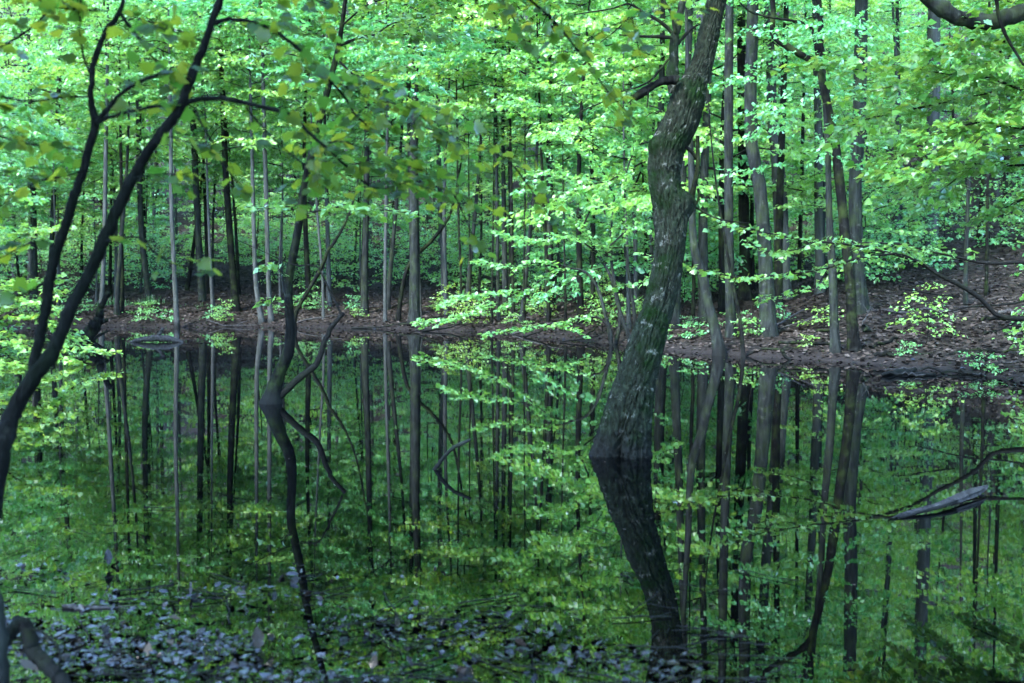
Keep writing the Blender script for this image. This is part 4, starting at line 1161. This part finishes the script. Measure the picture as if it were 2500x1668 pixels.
# ------------------------------------------------------------------ dead wood
def dead(name, label, cat, parts, d, bark='dead_wood', seed=1, group=None, sides=10):
    """parts: [(part name, px points)]; base at the first point"""
    b = P(parts[0][1][0][0], parts[0][1][0][1], parts[0][1][0][3] if len(parts[0][1][0]) > 3 else d)
    t = thing(name, b, label, cat, group)
    for k, (nm_, pts) in enumerate(parts):
        mb = MB()
        px_tube(mb, pts, d, n=max(10, 6 * len(pts)), sides=sides, disp=dict(amp=0.10, lump=0.14, seed=seed + k, k=2.0, zs=5))
        mb.build(nm_, M[bark], t, True, b)
    return t
dead('snag', 'dark forked dead snag rising from the water at left', 'dead wood',
     [('trunk', [(196, 846, 34), (210, 824, 32), (228, 800, 27), (241, 777, 20), (245, 750, 16), (256, 732, 13), (267, 714, 13)]),
      ('branch', [(232, 800, 10), (246, 788, 10), (263, 780, 9)]), ('branch', [(226, 830, 8), (244, 818, 7), (264, 808, 4)]), ('branch', [(196, 830, 9), (168, 822, 8), (150, 818, 7), (190, 806, 6)])], wd(832), 'bark_dark', 3)
dead('floating_log', 'pale half-sunk log with an upright stub, floating at far left', 'log',
     [('log', [(318, 836, 7), (345, 830, 12), (380, 826, 16), (415, 828, 15), (447, 836, 6)]), ('stub', [(376, 830, 9), (388, 816, 8), (398, 802, 8)]), ('branch', [(400, 832, 6), (408, 826, 8), (414, 824, 7)])], wd(836), 'dead_wood', 5)
dead('stick', 'bent stick poking out of the open water at mid pond', 'stick',
     [('branch', [(1052, 1156, 9), (1064, 1143, 9), (1082, 1118, 9), (1105, 1095, 9), (1128, 1083, 9), (1149, 1073, 7)])], wd(1146), 'bark_grey', 8)
dw = [(2172, 1271, 10, 7.24), (2200, 1260, 20, 7.32), (2240, 1249, 20, 7.42), (2290, 1236, 20, 7.55), (2330, 1222, 30, 7.72), (2365, 1208, 34, 7.9), (2392, 1203, 24, 8.05), (2413, 1196, 12, 8.2)]
rs = np.random.default_rng(310)
a = px_line(dw, 7.7)
q_ = catmull(a, 46)
q_[:, 2] = np.linspace(0.006, 0.05, 46) + 0.012 * np.sin(np.linspace(0, 3.1, 46))
b_dw = np.array([q_[20, 0], q_[20, 1], 0.0])
t_dw = thing('driftwood', b_dw, 'grey split driftwood log floating at lower right', 'log')
def split_wood(line, r, sides, seed, flat=0.55):
    r_ = np.random.default_rng(seed)
    prof = 1 + r_.normal(0, 0.16, sides)
    t_, s_, u_ = frames(line)
    th = np.linspace(0, 2 * math.pi, sides, endpoint=False)
    n_ = len(line)
    v = np.zeros((n_, sides, 3))
    jag0, jag1 = r_.uniform(0, 0.10, sides), r_.uniform(0, 0.16, sides)
    tot = np.linalg.norm(line[-1] - line[0])
    for k in range(n_):
        u = k / (n_ - 1)
        for j_, a_ in enumerate(th):
            g = prof[j_] * (1 + 0.22 * noise.noise(Vector((j_ * 3.3 + seed, u * 5, 0.3))) + 0.10 * noise.noise(Vector((j_ * 9.1, u * 22, seed))))
            sh = jag0[j_] * max(0, 1 - u / 0.12) * tot - jag1[j_] * max(0, 1 - (1 - u) / 0.12) * tot
            v[k, j_] = line[k] + t_[k] * sh + r[k] * g * (math.cos(a_) * s_[k] + math.sin(a_) * u_[k]) * (1 if True else 0)
        v[k, :, 2] = line[k, 2] + (v[k, :, 2] - line[k, 2]) * flat
    q4 = []
    for k in range(n_ - 1):
        for j_ in range(sides):
            q4.append((k * sides + j_, k * sides + (j_ + 1) % sides, (k + 1) * sides + (j_ + 1) % sides, (k + 1) * sides + j_))
    v = v.reshape(-1, 3)
    c0, c1 = len(v), len(v) + 1
    v = np.vstack([v, line[:1], line[-1:]])
    tri = [(j_, c0, (j_ + 1) % sides) for j_ in range(sides)] + [((n_ - 1) * sides + j_, (n_ - 1) * sides + (j_ + 1) % sides, c1) for j_ in range(sides)]
    return v, [np.array(q4), np.array(tri)]
mb = MB()
mb.add(*split_wood(q_[:, :3], np.maximum(q_[:, 3], 0.012) * 0.8, 15, 3))
mb.build('log', M['dead_wood'], t_dw, False, b_dw)
mb = MB()
ln_ = q_[2:26, :3].copy(); ln_[:, 1] -= 0.045; ln_[:, 2] -= 0.006
mb.add(*split_wood(ln_, np.linspace(0.008, 0.02, 24), 9, 5, 0.7))
mb.build('splinter', M['bark_dark'], t_dw, False, b_dw)
mb = MB()
px_tube(mb, [(2390, 1211, 8, 8.05), (2440, 1216, 6, 8.05), (2484, 1220, 4, 8.05)], 8.05, n=14, sides=7)
mb.build('stub', M['bark_dark'], t_dw, True, b_dw)
dead('stick', 'straight wet stick lying in the shallows at lower left', 'stick',
     [('branch', [(152, 1480, 9), (200, 1483, 12), (262, 1485, 10), (300, 1482, 4), (336, 1480, 3)])], wd(1485), 'dead_wood', 14)
dead('straw', 'thin pale straw lying on the wet leaves at lower left', 'straw',
     [('stalk', [(470, 1534, 4, 5.05), (505, 1556, 4, 4.95), (541, 1578, 4, 4.85)])], 4.95, 'dead_wood', 15)
dead('root', 'arching dark root in the bottom left corner', 'root',
     [('arch', [(-10, 1590, 34, 4.35), (18, 1556, 32, 4.35), (40, 1528, 30, 4.35), (56, 1522, 30, 4.35), (70, 1545, 32, 4.32), (82, 1590, 34, 4.3), (112, 1622, 34, 4.25), (150, 1660, 34, 4.2), (170, 1700, 34, 4.15)]),
      ('shoot', [(78, 1535, 5, 4.3), (110, 1548, 5, 4.3), (138, 1575, 5, 4.25), (146, 1600, 5, 4.25), (140, 1640, 5, 4.2)])], 4.3, 'bark_dark', 16, sides=14)
dead('sapling', 'blurred stem at the very bottom left edge', 'tree', [('stem', [(2, 1720, 44, 3.9), (0, 1620, 40, 3.9), (-4, 1520, 34, 3.9), (-14, 1440, 30, 3.9), (-40, 1330, 24, 3.9), (-80, 1200, 18, 3.9)])], 3.9, 'bark_grey', 18)
# fallen timber along the right shore
dead('fallen_log', 'long thin fallen log along the right shore behind the pair of trunks', 'log', [('log', [(1900, 836, 7), (1990, 838, 8), (2080, 843, 8), (2150, 848, 9), (2215, 852, 7)])], 22.6, 'bark_dark', 21)
dead('fallen_log', 'thick rotten log on the right mud bank', 'log', [('log', [(2290, 880, 9), (2330, 866, 14), (2380, 860, 16), (2440, 866, 20), (2520, 868, 22)])], 20.3, 'bark_dark', 22)
dead('fallen_log', 'pale weathered log at the right edge above the mud', 'log', [('log', [(2455, 812, 10), (2480, 818, 16), (2540, 832, 20)])], 21.2, 'dead_wood', 23)
dead('fallen_branch', 'pale forked root lying on the litter behind the right pair', 'branch', [('branch', [(2108, 800, 16), (2130, 815, 12), (2150, 832, 9), (2168, 842, 6)]), ('branch', [(2140, 818, 7), (2170, 822, 7), (2200, 836, 6)])], 23.5, 'bark_grey', 24)
dead('fallen_branch', 'black broken branch at the water edge of the right shore', 'branch', [('branch', [(1908, 852, 9), (1916, 868, 9), (1925, 876, 7), (1932, 884, 4)])], 21.6, 'bark_dark', 25)
rs = np.random.default_rng(301)
for k in range(26):
    x = rs.uniform(2150, 2500)
    y = rs.uniform(872, 925) if k % 2 else rs.uniform(845, 890)
    ln = rs.uniform(40, 140)
    d = wd(y)
    a0 = P(x, y, d)
    t = thing('fallen_branch', (a0[0], a0[1], max(0.0, gz(a0[0], a0[1]))), 'dark wet fallen branch among the debris on the right mud shore', 'branch', 'wet branches on the right mud shore')
    mb = MB()
    L_ = ln * d / FPX
    az = rs.normal(0, 0.35)
    u = np.linspace(-0.5, 0.5, 8)
    c = np.column_stack([a0[0] + u * L_ * math.cos(az), a0[1] + u * L_ * math.sin(az) * 2, np.zeros(8)])
    c[:, 2] = np.maximum(ground(c[:, 0], c[:, 1]), 0.0) + 0.015 + 0.03 * np.abs(rs.normal(0, 1, 8))
    r = rs.uniform(0.012, 0.05) * (1 - 0.6 * np.abs(u))
    mb.add(*tube(c, r, 7, bark_disp(c, 7, amp=0.1, lump=0.1, seed=k)))
    mb.build('wood', M['bark_dark' if k % 3 else 'dead_wood'], t, True, t.location)

# sticks and roots strewn along the far bank
rs = np.random.default_rng(305)
cnt = 0
while cnt < 46:
    x, y = rs.uniform(-16, 8.5), rs.uniform(17, 40)
    sd1 = float(pond_sd(np.array([x]), np.array([y]))[0])
    if not (-0.25 < sd1 < 3.5) or abs(x) > 0.48 * y:
        continue
    cnt += 1
    L_ = rs.uniform(0.6, 2.6)
    az = rs.normal(0.0, 0.7)
    u = np.linspace(-0.5, 0.5, 9)
    c = np.column_stack([x + u * L_ * math.cos(az), y + u * L_ * math.sin(az), np.zeros(9)])
    c[:, :2] += np.cumsum(rs.normal(0, 0.03, (9, 2)), axis=0)
    c[:, 2] = np.maximum(ground(c[:, 0], c[:, 1]), 0.0) + 0.02
    c[:, 2] += (u + 0.5) * rs.uniform(0, 0.35)
    r = rs.uniform(0.012, 0.04) * (1 - 0.7 * (u + 0.5))
    t = thing('fallen_branch', c[0], 'bare fallen stick lying on the far bank by the water', 'branch', 'fallen sticks on the far bank')
    mb = MB()
    mb.add(*tube(c, r, 6, bark_disp(c, 6, amp=0.1, lump=0.12, seed=cnt)))
    if cnt % 2:
        c2 = np.array([c[5], c[5] + [0.15 * L_ * math.cos(az + 0.8), 0.15 * L_ * math.sin(az + 0.8), 0.12], c[5] + [0.3 * L_ * math.cos(az + 0.6), 0.3 * L_ * math.sin(az + 0.6), 0.18]])
        mb.add(*tube(c2, r[5] * np.array([0.8, 0.6, 0.2]), 5))
    mb.build('wood', M['bark_dark' if cnt % 3 else 'dead_wood'], t, True, t.location)

# ------------------------------------------------------------------ grass tuft, mounds, litter
rs = np.random.default_rng(302)
def tuft(x, y, n, h, sp_):
    u = rs.normal(0, sp_, (n, 2))
    v, f = [], []
    for i in range(n):
        bx, by = x + u[i, 0], y + u[i, 1] * 0.5
        z = max(-0.05, gz(bx, by) - 0.02)
        hh = h * rs.uniform(0.5, 1.2)
        l = rs.normal(0, 0.25, 2) * hh
        w = 0.012
        k = len(v)
        v += [(bx - w, by, z), (bx + w, by, z), (bx + l[0] * 0.4 + w * 0.6, by + l[1] * 0.4, z + hh * 0.6), (bx + l[0] * 0.4 - w * 0.6, by + l[1] * 0.4, z + hh * 0.6), (bx + l[0], by + l[1], z + hh)]
        f += [(k, k + 1, k + 2), (k, k + 2, k + 3), (k + 3, k + 2, k + 4)]
    return np.array(v), np.array(f)
mb = MB()
for (px, n, h, sp_) in ((368, 60, 0.34, 0.16), (330, 24, 0.2, 0.4), (300, 24, 0.24, 0.3), (272, 36, 0.34, 0.2), (480, 20, 0.15, 0.4), (250, 20, 0.3, 0.2)):
    q_ = P(px, 790, wd(790))
    mb.add(*tuft(q_[0], q_[1] + 0.2, n, h, sp_))
tag(mb.build('grass', M['grass']), 'tufts of green grass at the water edge of the far left shore', 'grass', kind='stuff')

# dry brown leaves lying on the banks
n = 150000
xx, yy = rs.uniform(-24, 20, n), rs.uniform(15, 62, n)
sdv = pond_sd(xx, yy)
keep = (sdv > 0.05) & (rs.uniform(0, 1, n) < np.clip(1.2 - sdv / 14, 0.12, 1)) & (np.abs(xx) < 0.5 * yy + 3)
xx, yy = xx[keep], yy[keep]
zz = ground(xx, yy) + 0.012
k = len(xx)
az = rs.uniform(0, 6.28, k)
lv = (np.column_stack([xx, yy, zz]), np.column_stack([np.cos(az), np.sin(az), rs.normal(0.1, 0.2, k)]), np.column_stack([rs.normal(0, 0.4, k), rs.normal(-0.15, 0.4, k), np.ones(k)]), rs.uniform(0.07, 0.14, k))
v, f = leaf_arrays(lv, (LEAF_FAR_V, LEAF_FAR_F))
tag(obj('leaf_litter', make_mesh('leaf_litter', v, [f], M['litter'])), 'dry brown leaves covering the woodland banks', 'leaf litter', kind='stuff')
# wet leaves on the right mud shore and along the far water line
n = 9000
xx, yy = rs.uniform(-16, 10, n), rs.uniform(16, 38, n)
sd_ = pond_sd(xx, yy)
keep = (sd_ > -0.5) & (sd_ < 0.35) & (np.abs(xx) < 0.5 * yy + 2)
xx, yy = xx[keep], yy[keep]
k = len(xx)
az = rs.uniform(0, 6.28, k)
lv = (np.column_stack([xx, yy, np.maximum(ground(xx, yy), 0) + 0.012]), np.column_stack([np.cos(az), np.sin(az), rs.normal(0.0, 0.15, k)]), np.column_stack([rs.normal(0, 0.25, k), rs.normal(0, 0.25, k), np.ones(k)]), rs.uniform(0.06, 0.12, k))
v, f = leaf_arrays(lv, (LEAF_FAR_V, LEAF_FAR_F))
tag(obj('wet_leaf_litter', make_mesh('wet_leaf_litter', v, [f], M['wet_leaf'])), 'black wet leaves along the far and right water line', 'leaf litter', kind='stuff')

# dead leaves afloat in the near shallows
def litter_mesh(seed):
    r_ = np.random.default_rng(seed)
    n_ = 9
    wd_ = r_.uniform(0.14, 0.32)
    half = [(0.0, 0.0)] + [((wd_ + 0.05 * r_.normal()) * math.sin(math.pi * (i + 0.6) / (n_ + 0.4)) * (1.0 if i % 2 else 0.86), (i + 1) / (n_ + 1)) for i in range(n_)] + [(0.0, 1.0)]
    pts = half + [(-x, y) for x, y in half[-2:0:-1]]
    c1, c2 = r_.uniform(-0.35, 0.45), r_.uniform(-0.2, 0.3)
    v = np.array([(x, y - 0.5, c1 * x * x * 2 + c2 * (y - 0.5) ** 2 + r_.normal(0, 0.012)) for x, y in pts])
    v = np.vstack([v, [[0, 0, 0.0]]])
    k = len(v) - 1
    i = np.arange(k)
    return v, np.column_stack([i, (i + 1) % k, np.full(k, k)])
LT = [litter_mesh(s_) for s_ in range(6)]
rs = np.random.default_rng(303)
n = 24000
yy = 3.6 + rs.gamma(2.0, 0.62, n)
xx = rs.uniform(-0.52, 0.5, n) * yy
px_ = xx / yy
# thickest by the bank and to the left
dens = np.clip(1.15 - (yy - 4.0) / np.clip(1.3 - 4.2 * px_, 0.16, 3.4), 0, 1) ** 1.3 * (0.12 + 0.88 * np.clip(0.25 + 1.2 * vnoise(xx * 2.6, yy * 4.0), 0, 1))
keep = (rs.uniform(0, 1, n) < dens) & (pond_sd(xx, yy) < 0.3)
xx, yy = xx[keep], yy[keep]
k = len(xx)
gzv = ground(xx, yy)
az = rs.uniform(0, 6.28, k)
tl = np.where(rs.uniform(0, 1, k) < 0.25, 0.5, 0.2)[:, None]
lv = (np.column_stack([xx, yy, np.maximum(gzv, 0) + 0.006 + 0.006 * rs.uniform(0, 1, k)]), np.column_stack([np.cos(az), np.sin(az), np.zeros(k)]) + rs.normal(0, 1, (k, 3)) * tl * [0, 0, 1],
      np.array([0, 0, 1.0]) + rs.normal(0, 1, (k, 3)) * tl, 0.018 + 0.06 * rs.uniform(0, 1, k) ** 2.4)
order = np.argsort(-(lv[3] / yy))
near, rest = order[:260], order[260:]
lms = [make_mesh('fallen_leaf', tv, [tf], M['wet_leaf'], True) for tv, tf in LT]
S_, D_, N_ = orient(lv[1], lv[2])
def leaf_thing(i, me, label, group=None, size=None):
    o = obj('fallen_leaf', me)
    z = size or lv[3][i]
    o.matrix_world = Matrix(((S_[i][0] * z, D_[i][0] * z, N_[i][0] * z, lv[0][i][0]), (S_[i][1] * z, D_[i][1] * z, N_[i][1] * z, lv[0][i][1]), (S_[i][2] * z, D_[i][2] * z, N_[i][2] * z, lv[0][i][2]), (0, 0, 0, 1)))
    return tag(o, label, 'leaf', group)
for j, i in enumerate(near):
    leaf_thing(i, lms[j % 6], 'dark wet fallen leaf afloat in the shallows near the viewer', 'wet fallen leaves in the shallows')
mb = MB()
for q_ in range(6):
    part = rest[q_::6]
    mb.add(*leaf_arrays(tuple(a_[part] for a_ in lv), LT[q_]))
tag(mb.build('floating_leaf_litter', M['wet_leaf'], None, True), 'mass of wet dead leaves floating over the near shallows', 'leaf litter', kind='stuff')
def single_leaf(x, y, w, mat_, label, up=0.0, az=0.0, seed=0, cat='leaf', group=None):
    d = wd(y)
    p_ = P(x, y, d)
    z = w * d / FPX
    tv, tf = LT[seed % 6]
    o = obj('fallen_leaf', make_mesh('fallen_leaf', tv, [tf], M[mat_], True))
    o.location = (p_[0], p_[1], max(0.012, gz(p_[0], p_[1])) + 0.5 * z * math.sin(abs(up)))
    o.rotation_euler = (up, 0, az)
    o.scale = (z, z, z)
    return tag(o, label, cat, group)
single_leaf(265, 1385, 44, 'wet_leaf', 'black curled leaf standing upright in the shallows, farthest out at left', 1.25, 0.5, 1)
single_leaf(262, 1462, 40, 'wet_leaf', 'black curled leaf standing just above the straight wet stick', 1.0, -0.9, 2)
single_leaf(466, 1458, 34, 'wet_leaf', 'small black upright leaf right of the straight wet stick', 1.2, 0.2, 3)
single_leaf(630, 1590, 60, 'wet_leaf', 'large black upright leaf left of the reflected thin trunk', 1.1, 0.4, 4)
single_leaf(912, 1640, 42, 'wet_leaf', 'black leaf at bottom centre left, standing on edge', 0.9, -0.3, 5)
single_leaf(1000, 1632, 34, 'wet_leaf', 'square black leaf at bottom centre among pale wet ones', 0.9, 0.8, 0)
single_leaf(970, 1540, 32, 'wet_leaf', 'small black leaf with raised tip in the middle shallows', 1.0, 0.1, 1)
single_leaf(362, 1606, 44, 'tan_leaf', 'pale tan leaf tilted up in the bottom left litter', 0.7, 0.2, 2)
single_leaf(342, 1634, 44, 'tan_leaf', 'pale tan leaf lying flat in the bottom left litter', 0.15, 1.4, 3)
single_leaf(425, 1518, 40, 'tan_leaf', 'tan leaf tucked under dark leaves above the pale straw', 0.2, 1.3, 4)
single_leaf(72, 1640, 70, 'tan_leaf', 'broad pale leaf beside the arching root', 0.3, 1.1, 5)
single_leaf(415, 1575, 36, 'tan_leaf', 'pinkish tan leaf left of the pale straw', 0.1, 0.7, 0)
single_leaf(1135, 1640, 34, 'tan_leaf', 'small tan leaf in the bottom centre shallows', 0.1, 1.6, 1)
# fine twigs tangled in the floating litter, and specks of dust and bud scales on the open water
rs = np.random.default_rng(307)
mb = MB()
for k in range(170):
    y = 4.0 + rs.gamma(1.6, 0.45)
    x = rs.uniform(-0.5, 0.25) * y
    if pond_sd(np.array([x]), np.array([y]))[0] > 0.2:
        continue
    L_, az = rs.uniform(0.08, 0.4), rs.normal(0.1, 0.7)
    u = np.linspace(-0.5, 0.5, 5)
    c = np.column_stack([x + u * L_ * math.cos(az), y + u * L_ * math.sin(az), np.full(5, 0.012)]) + rs.normal(0, 0.006, (5, 3)) * [1, 1, 0.5]
    mb.add(*tube(c, np.full(5, rs.uniform(0.0015, 0.004)), 4))
tag(mb.build('twig_litter', M['bark_dark']), 'thin dark twigs tangled in the floating leaves of the shallows', 'twigs', kind='stuff')
n = 900
yy = rs.uniform(5, 34, n)
xx = rs.uniform(-0.48, 0.48, n) * yy
kp = pond_sd(xx, yy) < -0.1
xx, yy = xx[kp], yy[kp]
n = len(xx)
az = rs.uniform(0, 6.28, n)
v, f = leaf_arrays((np.column_stack([xx, yy, np.full(n, 0.004)]), np.column_stack([np.cos(az), np.sin(az), np.zeros(n)]), np.array([0, 0, 1.0]) + rs.normal(0, 0.08, (n, 3)), rs.uniform(0.008, 0.03, n)), (LEAF_FAR_V * [1, 1, 0.3], LEAF_FAR_F))
tag(obj('floating_specks', make_mesh('floating_specks', v, [f], M['tan_leaf'])), 'scattered bud scales and specks afloat on the open water', 'debris', kind='stuff')
# bits of bark and leaf caught against the foot of the old trunk
rs = np.random.default_rng(306)
n = 60
ang = rs.uniform(math.pi * 0.95, 2.05 * math.pi, n)
rr_ = 0.285 + np.abs(rs.normal(0, 0.06, n))
xx, yy = base_main[0] + rr_ * np.cos(ang), base_main[1] + rr_ * np.sin(ang)
az = rs.uniform(0, 6.28, n)
lv2 = (np.column_stack([xx, yy, np.full(n, 0.006)]), np.column_stack([np.cos(az), np.sin(az), np.zeros(n)]), np.array([0, 0, 1.0]) + rs.normal(0, 0.12, (n, 3)), rs.uniform(0.01, 0.035, n))
v, f = leaf_arrays(lv2, LT[2])
tag(obj('floating_debris', make_mesh('floating_debris', v, [f], M['wet_leaf'])), 'small wet bits afloat around the foot of the old leaning trunk', 'debris', kind='stuff')

# ------------------------------------------------------------------ say which one: place every tree of the wood by its nearest landmark
MARKS = [('the dead snag', 230), ('the trunk in the grass tuft', 362), ('the thin pale trunk', 427), ('the straight grey tree', 490), ('the dark tapering trunk', 568), ('the pale twin trunks', 650), ('the slender forked tree', 710),
         ('the very thin pale trunk', 788), ('the grey trunk by the shrub', 890), ('the slim pale trunk', 940), ('the thickest far trunk', 1011), ('the whitish birch-like trunk', 1072), ('the thin dark stem', 1125), ('the slim grey trunk', 1216),
         ('the low sunlit branch', 1260), ('the mossy dark trunk', 1338), ('the forked saplings', 1490), ('the old leaning trunk', 1610), ('the trunk leaning left', 1725), ('the straight grey trunk at right', 1781), ('the stout mound trunk', 1870),
         ('the smooth pale trunk', 1999), ('the pair in the water', 2060), ('the tall mottled trunk', 2100), ('the broad pale trunk', 2275), ('the crooked sapling', 2362), ('the right edge', 2500), ('the left edge', 0)]
KIND = {'bright understory trees on the far shore': 'bright leafy understory tree', 'understory trees along the shore': 'understory tree at the shore', 'understory trees on the slope': 'understory tree up the slope', 'understory trees far up the slope': 'distant low-branched tree',
        'tall trees on the slope': 'tall canopy tree', 'leafy shrubs behind the front trunks': 'leafy waist-high shrub', 'bushy trees behind the front trunks': 'small bushy tree', 'low shrubs on the bank': 'low green shrub', 'small plants at the water edge': 'small green bank plant', 'slim trees behind the shore': 'slim upright tree',
        'wet branches on the right mud shore': 'wet fallen branch', 'fallen sticks on the far bank': 'bare fallen stick'}
members = {}
for o in bpy.data.objects:
    if o.parent is None and o.get('group') in KIND:
        members.setdefault(o['group'], []).append(o)
for g, os_ in members.items():
    slots = {}
    for o in os_:
        u_ = CX + FPX * o.location.x / o.location.y
        if not -60 < u_ < 2560:
            continue
        mk, mx_ = min(MARKS, key=lambda m_: abs(m_[1] - u_))
        side = 'left of' if u_ < mx_ - 10 else 'right of' if u_ > mx_ + 10 else 'in line with'
        slots.setdefault((mk, side), []).append(o)
    for (mk, side), lst in slots.items():
        lst.sort(key=lambda o: o.location.y)
        words = {1: [''], 2: ['nearer ', 'farther '], 3: ['nearest ', 'middle ', 'farthest ']}.get(len(lst))
        if words is None:
            words = ['nearest ', 'second nearest ', 'third nearest '] + ['%s nearest ' % w for w in ('fourth', 'fifth', 'sixth', 'seventh', 'eighth', 'ninth', 'tenth', 'eleventh', 'twelfth')]
        for k, o in enumerate(lst):
            w = words[k] if k < len(words) else 'far off '
            o['label'] = (w + KIND[g] + ' ' + side + ' ' + mk).strip()
print('objects', len(bpy.data.objects), 'tris', sum(sum(len(p.vertices) - 2 for p in m_.polygons) if len(m_.polygons) < 2000 else len(m_.polygons) for m_ in bpy.data.meshes))
